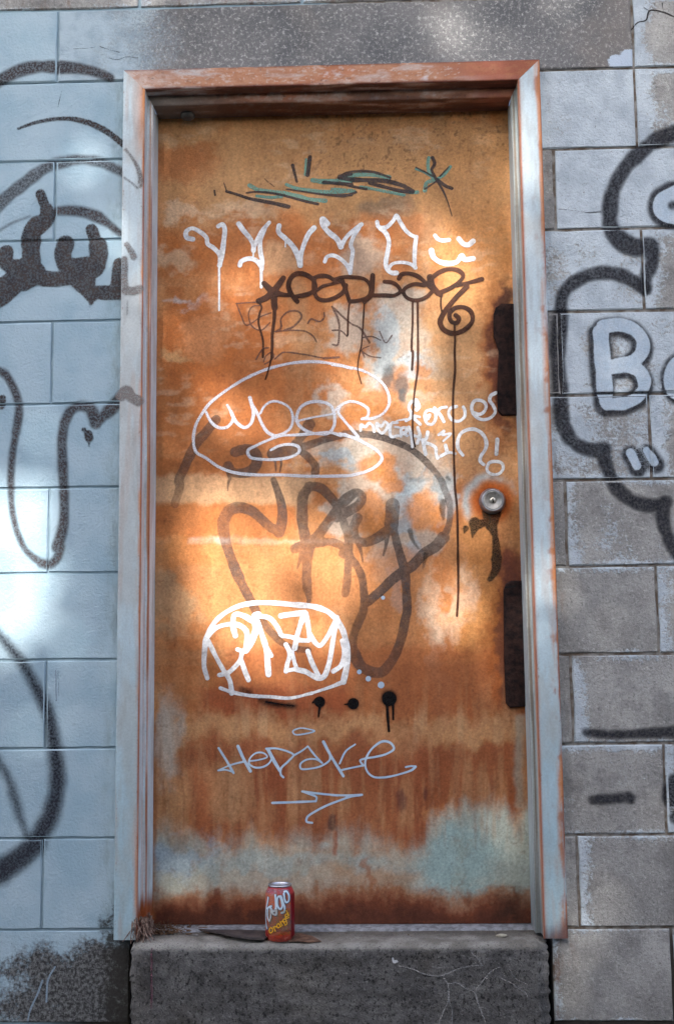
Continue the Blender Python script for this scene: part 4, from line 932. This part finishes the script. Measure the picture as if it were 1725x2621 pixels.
wf('spray_ring', S_R, "5 120>110 1660,1130 1500,1180 1370,1240 1260,1330 1150,1440 1070,1570 1020,1700 1005,1830;5 110>150 1005,1830 1010,1960 1070,2060 1150,2130;5 150>110 1150,2120 1240,2150 1350,2120;6 110>80 1360,90 1370,250 1330,340 1315,480", 1, 'black spray loop high on the grey blocks', .014)
wf('spray_eye', S_R, "5 60 1640,1600 1500,1625 1400,1700 1370,1800 1410,1900 1500,1950 1640,1975;5 70 1545,1785", 1, 'dark rim of the round eye at the right edge', .014)
wf('spray_eye', S_W, "5 150 1600,1700 1480,1760 1480,1830 1600,1890;5 90 1600,1850 1640,1720", 2, 'pale blue fill of the round eye at the right edge', .006)
wf('spray_eye', S_R, "5 66 1550,1785", 3, 'dark pupil of the round eye at the right edge', .008)
LB = "6 112 925,850 945,1150 970,1450;6 100 950,800 1100,785 1220,830 1290,920 1285,1020 1210,1100 1000,1150;6 96 1000,1165 1190,1150 1280,1210 1305,1310 1250,1410 1140,1465 980,1478"
wf('spray_letter', S_R, LB, 1, 'dark outline of the letter B on the grey blocks', .016, grow=.0085, shift=(-3, 5))
wf('spray_letter', S_W, LB, 2, 'pale blue letter B on the grey blocks', .006, cell=.0028)
LO = "6 110 1700,1080 1590,1130 1545,1240 1575,1360 1700,1420"
wf('spray_letter', S_R, LO, 1, 'dark outline of the cut-off letter at the right edge', .016, grow=.010)
wf('spray_letter', S_W, LO, 2, 'pale blue cut-off letter at the right edge', .006)
LN = "6 62 1185,1900 1215,1960 1240,2015|6 58 1325,1880 1360,1930 1395,1985"
wf('spray_nostril', S_R, LN, 1, 'dark rims of the skull nostrils', .014, grow=.011, shift=(2, 5))
wf('spray_nostril', S_W, LN, 2, 'pale blue skull nostrils on the grey blocks', .006, cell=.0028)
wf('spray_dash', S_R, "7 50>80 800,2295 1000,2315 1300,2305 1640,2288", 0, 'long black spray dash on the grey blocks', .012)
wf('spray_dash', S_R, "8 62 830,490 960,482 1080,472;8 66 1130,462 1145,480", 0, 'short black spray dash on the grey blocks', .010)
wf('spray_blot', S_R, "8 110 1530,330 1490,390 1495,470 1540,540|8 80 1530,640", 0, 'black spray blot at the right edge', .010)
# marks that run on over the left jamb
for t_, lb in (("1 20>46 1092,1295 1150,1370 1200,1460 1225,1560 1215,1620|1 14 1085,1545 1150,1590 1200,1640", 'grey spray arc crossing the left jamb'),
               ("q 56>70 1410,540 1460,620 1490,680|q 70 1385,710 1390,800 1385,920 1400,1040;q 90 1400,1060 1480,1060 1555,1040|q 10 1420,1180 1415,1330", 'grey spray mark of the eye on the left jamb'),
               ("2 96 1055,1060 1100,1020 1140,1070 1205,1110", 'grey spray zigzag crossing the left jamb')):
    film('spray_mark', frame, mat_paint('grey_spray_on_jamb', (120, 112, 108), (140, 130, 124), 3., 2.5, 160, .8, .35, 360, .6, .35), t_, FY, cell=.003, margin=.006, off=.0011, label=lb)
# ------------------------------------------------------------------ cracks and runs
C_W = mat_paint('pale_crack_fill', (170, 168, 164), None, .5, .9, 300, .72, .45, 300, .9, .3)
C_K = mat_paint('dark_crack', (48, 42, 38), None, .4, .6, 300, .9, .2, 300, .9)
def step_surf(X, Z):
    return np.interp(Z, [-.30, -.246, -.041, -.03], [-.060, -.060, -.056, -.053])-.0035
film('crack', step, C_W, "s 7>6 440,710 540,735 610,765 700,780 740,775 850,730 960,710 1010,710;s 5 930,625 970,660 1000,710;s 7 740,785 775,830 830,825 890,860 950,890 970,950 1000,1030 1025,1095;s 7 775,835 775,940 740,1020 710,1099;s 5 780,940 800,1010 800,1099;s 5 950,890 1000,820 1060,750 1120,720|s 5 1120,790 1200,830 1260,875 1290,890 1320,960|s 4 1180,730 1230,800 1300,835|s 16>6 1030,790 1065,745",
     -.058, surf=step_surf, cell=.0014, margin=.002, wob=.5, label='branching pale cracks on the front of the step')
film('paint_drip', step, mat_paint('pink_paint_run', (112, 66, 80), None, 1., 1., 200, .7, .4, 300, .8), "t 10 283,600 284,700 283,800 285,900 282,1000", -.058, surf=step_surf, cell=.002, label='thin pink paint run on the step')
film('paint_chip', step, P_WHITE, "s 14>6 405,665 412,690 440,685;s 18 415,683 430,682", -.058, surf=step_surf, cell=.0014, wob=.4, label='small white paint chip on the step front')
wf('crack', C_W, "5 7 60,340 150,365 260,400 350,365 500,335 620,360 750,350;5 6 250,400 200,480|5 12>5 480,60 560,95 640,70|5 5 -100,410 0,420 100,435|5 4 -350,330 -250,390 -150,380", 0, 'pale hairline cracks in the lintel', .002, .0016, wob=.5)
wf('crack', C_K, "5 9 1195,245 1250,190 1320,170 1350,90 1470,100 1600,160;5 6 1350,90 1300,60|5 6 1470,100 1460,20|5 5 560,1815 700,1830 800,1845 930,1840|1 5 640,420 750,415 830,405|1 5 870,400 960,430 1040,450|1 5 950,500 1020,515 1100,490 1200,500|1 4 540,780 520,860 505,930", 0, 'dark hairline cracks in the blocks', .002, .0016, wob=.5)
wf('paint_run', mat_paint('pale_paint_run', (150, 168, 180), None, .6, .6, 260, .85, .25, 300, .7), "4 14 480,1620 420,1730 408,1850 405,1925|4 14 370,1740 330,1850 260,2010 240,2120|3 8 485,1080 490,1340|3 6 505,1080 512,1300", 0, 'pale paint runs on the lower left block', .003, .002)

# ------------------------------------------------------------------ soda can on the step
CX, CY, CZ, CR = -.1292, -.012, -.0197, .0330
can = tag(empty('soda_can', (CX, CY, CZ)), 'orange and red soda can standing on the concrete step', 'can')
b = NB('can_print'); gen = b.n('ShaderNodeTexCoord').outputs['Generated']; gx_, gy_, gz_ = b.xyz(gen)
c = b.mix(b.ramp(gz_, .10, .55), rgba((176, 46, 4)), rgba((212, 92, 2)))
wv = b.noise(5, 3, .5, vec=gen, dist=2.5)
c = b.mix(b.math('MULTIPLY', b.ramp(wv, .50, .62), b.ramp(gz_, .5, .1)), c, rgba((128, 14, 30)))
c = b.mix(b.ramp(gx_, .86, .90), c, rgba((118, 10, 22)))
c = b.mix(b.ramp(gz_, .86, .92), c, rgba((176, 48, 52)))
m_can = b.done(c, .30, b.bump(b.noise(40, 2), .05, .001), metal=.0, spec=.35)
link('body', lathe('body', [(.0228, .0005), (.0245, .0), (.0262, .0022), (.0300, .0075), (.0325, .0105), (.0330, .0125), (.0330, .100), (.0324, .1035), (.0300, .1090), (.0268, .1150), (.0258, .1172)], 64), m_can, can, (CX, CY, CZ), True)
m_alu = mat_flat('bare_aluminium', (212, 216, 222), (180, 184, 192), 60, .28, .9, .1, 300, .5, .0004)
link('lid', lathe('lid', [(.0257, .1168), (.0272, .1180), (.0275, .1200), (.0270, .1214), (.0258, .1216), (.0250, .1190), (.0240, .1172), (.0225, .1176), (.0010, .1178)], 56), m_alu, can, (CX, CY, CZ), True)
tb = [(.0045*math.cos(a)*1.0, .010*math.sin(a)-.002) for a in np.linspace(0, 2*math.pi, 20, endpoint=False)]
V = [(x, y, z) for z in (.1180, .1190) for x, y in tb]; n = 20
link('tab', mesh('tab', V, [tuple(range(n, 2*n)), tuple(reversed(range(n)))]+[(i, (i+1) % n, n+(i+1) % n, n+i) for i in range(n)]), m_alu, can, (CX, CY, CZ))
ov = [(.0062*math.cos(a)+.001, .0046*math.sin(a)-.0135) for a in np.linspace(0, 2*math.pi, 18, endpoint=False)]
link('mouth', mesh('mouth', [(x, y, .11805) for x, y in ov], [tuple(range(18))]), mat_flat('can_mouth_dark', (18, 16, 16), (26, 22, 22)), can, (CX, CY, CZ))
PHI = math.atan2(CAM[0]-CX, CY-CAM[1]); KU = 360/.033
def canplace(X, Z, off):
    ph = X/360.0+PHI; r = CR+off
    h = Z/KU; r = r-np.clip((h-.100)/.0172, 0, 1)**1.6*.0072
    return np.stack([CX+r*np.sin(ph), CY-r*np.cos(ph), CZ+h], 1)
def cp(txt):
    out = []
    for part in txt.split(';'):
        tk = part.split(); p = np.array([[float(q) for q in t.split(',')] for t in tk[1:]]); ws = [float(x) for x in tk[0].split('>')]
        if len(p) == 1: p = np.vstack([p, p])
        a = np.arcsin(np.clip((p[:, 0]-740)/360, -.97, .97))
        out.append((np.stack([a*360, (1620+75*np.cos(a)-p[:, 1])/.98], 1), ws))
    return out
def cf(name, mat, txt, k, label=None, grow=0., shift=(0, 0)):
    return film(name, can, mat, cp(txt), px=1., place=canplace, cell=7., margin=10., off=.0003+.0002*k, label=label, grow=grow, shift=shift, wk=1., sdk=1000./KU, stepu=10., wob=.05)
FAY = "42 455,640 440,740 420,830 405,930 395,1050 400,1200 425,1350;36 410,900 470,870;40 530,840 460,880 440,980 445,1100 475,1180 510,1110 515,980 510,870;40 505,840 545,930 590,960 635,900 640,760 625,590;44 640,880 650,980 640,1040 570,1020 540,960;42 760,620 695,630 668,720 685,850 745,920 790,860 775,720 745,630;44 775,650 815,780 850,890 835,980 775,1000;42 835,560 850,690 885,760 940,735 955,610 910,510 850,520"
ORG = "24 520,1330 485,1390 505,1455 550,1440 560,1370 520,1330;24 585,1320 625,1420;22 595,1350 615,1315 650,1320;22 720,1265 680,1255 665,1310 700,1345 735,1320;22 705,1240 740,1290 755,1320;22 740,1200 790,1300;20 760,1225 790,1190 815,1215 850,1265;22 870,1150 825,1145 810,1195 845,1215 880,1190;22 865,1130 895,1210 890,1270 850,1285;22 860,1100 925,1075 915,1030 870,1040 870,1100 900,1130 950,1105;20 885,950 930,1020;22 945,1050 955,1060"
m_lt = mat_paint('can_lettering_pale', (206, 222, 232), None, .15, .1, 200, 1., 0, 400, .35, spec=.5)
m_nv = mat_paint('can_lettering_navy', (30, 22, 58), None, .2, .1, 200, .9, 0, 400, .4, spec=.5)
m_yl = mat_paint('can_lettering_yellow', (240, 176, 40), None, .15, .1, 200, 1., 0, 400, .35, spec=.5)
m_mv = mat_paint('can_swirl_mauve', (176, 86, 72), None, .5, .3, 200, .75, 0, 400, .35, spec=.5)
cf('swirl', m_mv, "50>90 500,1520 620,1490 760,1440 880,1370 960,1230;30 510,1270 580,1200 660,1130;60>20 860,1600 940,1560", 0)
cf('lettering', m_nv, FAY, 1, None, 14., (12, -8))
cf('lettering', m_lt, FAY, 2, 'large pale blue lettering on the can')
cf('lettering', m_nv, ORG, 3, None, 5., (5, -3))
cf('lettering', m_yl, ORG, 4, 'small yellow lettering on the can')

# ------------------------------------------------------------------ scraps on the step
def steptop(y): return -.0125-.0085*(.10-y)/.135
def flake(name, pts, z0, lift, thick, mat, label, cat, nsub=6):
    q = [hitz(u, v, z0) for u, v in pts]; n = len(q)
    rings = []
    cx = sum(p[0] for p in q)/n; cy = sum(p[1] for p in q)/n
    V = []; F = []
    for lay_ in (1, 0):
        for s in (1., .66, .33):
            for i, (x, y) in enumerate(q):
                zz = (steptop(cy)+lift[i]*s+(sum(lift)/n)*(1-s))+thick*lay_+random.uniform(-.0004, .0004)
                V.append((cx+(x-cx)*s-cx, cy+(y-cy)*s-cy, zz-steptop(cy)))
    m = 3*n
    for L in (0, m):
        for r in range(2):
            for i in range(n):
                f = (L+r*n+i, L+r*n+(i+1) % n, L+(r+1)*n+(i+1) % n, L+(r+1)*n+i); F.append(f if L == 0 else f[::-1])
        f = tuple(L+2*n+i for i in range(n)); F.append(f if L == 0 else f[::-1])
    for i in range(n): F.append((i, m+i, m+(i+1) % n, (i+1) % n))
    o = link(name, mesh(name, V, F), mat, None, (cx, cy, steptop(cy)))
    return tag(o, label, cat)
m_board = mat_flat('weathered_board', (88, 80, 76), (60, 54, 54), 30, .9, 0, .8, 120, .2, .003)
m_flk = mat_flat('rusty_flake', (126, 98, 80), (84, 64, 54), 60, .9, 0, .7, 160, .2, .003)
flake('board_scrap', [(448, 2374), (500, 2383), (560, 2396), (600, 2404), (640, 2409), (676, 2407), (694, 2396), (690, 2384), (640, 2377), (590, 2373), (520, 2372)], -.0145, [.001, .003, .005, .005, .004, .001, .0, .0, .001, .001, .001], .0035, m_board, 'flat grey board scrap lying left of the soda can', 'board')
flake('rust_flake', [(735, 2396), (765, 2392), (800, 2399), (822, 2409), (790, 2411), (760, 2410), (738, 2410)], -.0168, [.001, .004, .003, .0006, .0006, .002, .001], .0016, m_flk, 'thin brown flake lying right of the soda can', 'flake')
def pebble(u, v, z0, rx, ry, rz, mat, label):
    x, y = hitz(u, v, z0); V = []; F = []; n, m = 14, 8
    for j in range(m+1):
        a = math.pi*j/m
        for i in range(n):
            t = 2*math.pi*i/n; k = 1+.14*math.sin(3*t+j)+.08*random.uniform(-1, 1)
            V.append((rx*math.sin(a)*math.cos(t)*k, ry*math.sin(a)*math.sin(t)*k, rz*math.cos(a)+rz*.9))
    for j in range(m):
        for i in range(n): F.append((j*n+i, (j+1)*n+i, (j+1)*n+(i+1) % n, j*n+(i+1) % n))
    o = link('pebble', mesh('pebble', V, F), mat, None, (x, y, steptop(y)-.0006), True); return tag(o, label, 'pebble')
pebble(1284, 2394, -.014, .0125, .006, .0040, mat_flat('pale_stone', (186, 180, 160), (150, 144, 128), 90, .85), 'pale flat pebble near the right end of the step')
pebble(500, 2396, -.0165, .0075, .004, .0030, mat_flat('grey_stone', (120, 116, 112), (90, 86, 82), 90, .85), 'small grey pebble near the left end of the step')
# rotted shreds hanging from the foot of the left jamb, and litter in the corner
def shreds(name, n, fx, mats, parent, lab):
    V = []; F = []
    for k in range(n):
        p0, d, L, wd = fx(k); d = np.array(d, float); d /= np.linalg.norm(d); sd = np.cross(d, [0.2, 1, .3]); sd /= np.linalg.norm(sd); bend = np.array([random.uniform(-1, 1), random.uniform(-1, .3), random.uniform(-.2, .6)])*L*.35
        b0 = len(V); m = 5
        for i in range(m):
            t = i/(m-1); p = np.array(p0)+d*L*t+bend*t*t; r = wd*(1-.75*t)*random.uniform(.7, 1.2)
            nrm = np.cross(d, sd)*wd*.5
            V += [p-sd*r, p+sd*r, p+nrm]
        for i in range(m-1):
            a = b0+3*i
            F += [(a, a+1, a+4, a+3), (a+1, a+2, a+5, a+4), (a+2, a, a+3, a+5)]
    o = link(name, mesh(name, V, F), mats, parent); return o
m_shred = mat_flat('rotted_shreds', (150, 128, 114), (84, 62, 54), 120, .95, 0, .5, 200, .1)
o = shreds('rust_shreds', 150, lambda k: ((random.uniform(FX-FI-.014, FX-FS+.010), random.uniform(-.030, .04), random.uniform(.002, .034)), (random.uniform(-.35, .35), random.uniform(-.3, .1), -1), random.uniform(.018, .046), random.uniform(.0014, .0034)), m_shred, frame, '')
o['kind'] = 'stuff'; o['label'] = 'rotted brown shreds at the foot of the left jamb'
def lit(k):
    x = FX-FS+.002+abs(random.gauss(0, .045)); y = random.uniform(.02, .082)
    return ((x, y, steptop(y)+random.uniform(.0, .006)), (random.uniform(-1, 1), random.uniform(-.6, .6), random.uniform(-.1, .25)), random.uniform(.008, .026), random.uniform(.0007, .0022))
o = shreds('leaf_litter', 240, lit, mat_flat('dry_litter', (122, 96, 74), (66, 48, 40), 140, .95, 0, .4, 200, .1), None, '')
tag(o, 'dry brown leaf litter in the left corner of the step', None, None, 'stuff')
o = shreds('grit', 60, lambda k: ((random.uniform(-.3, .43), random.uniform(.01, .045), steptop(.03)+.001), (random.uniform(-1, 1), random.uniform(-.6, .6), .05), random.uniform(.002, .006), random.uniform(.0008, .0022)), mat_flat('grit_mix', (136, 126, 112), (72, 64, 58), 200, .95), None, '')
tag(o, 'fine grit and crumbs scattered along the step', None, None, 'stuff')
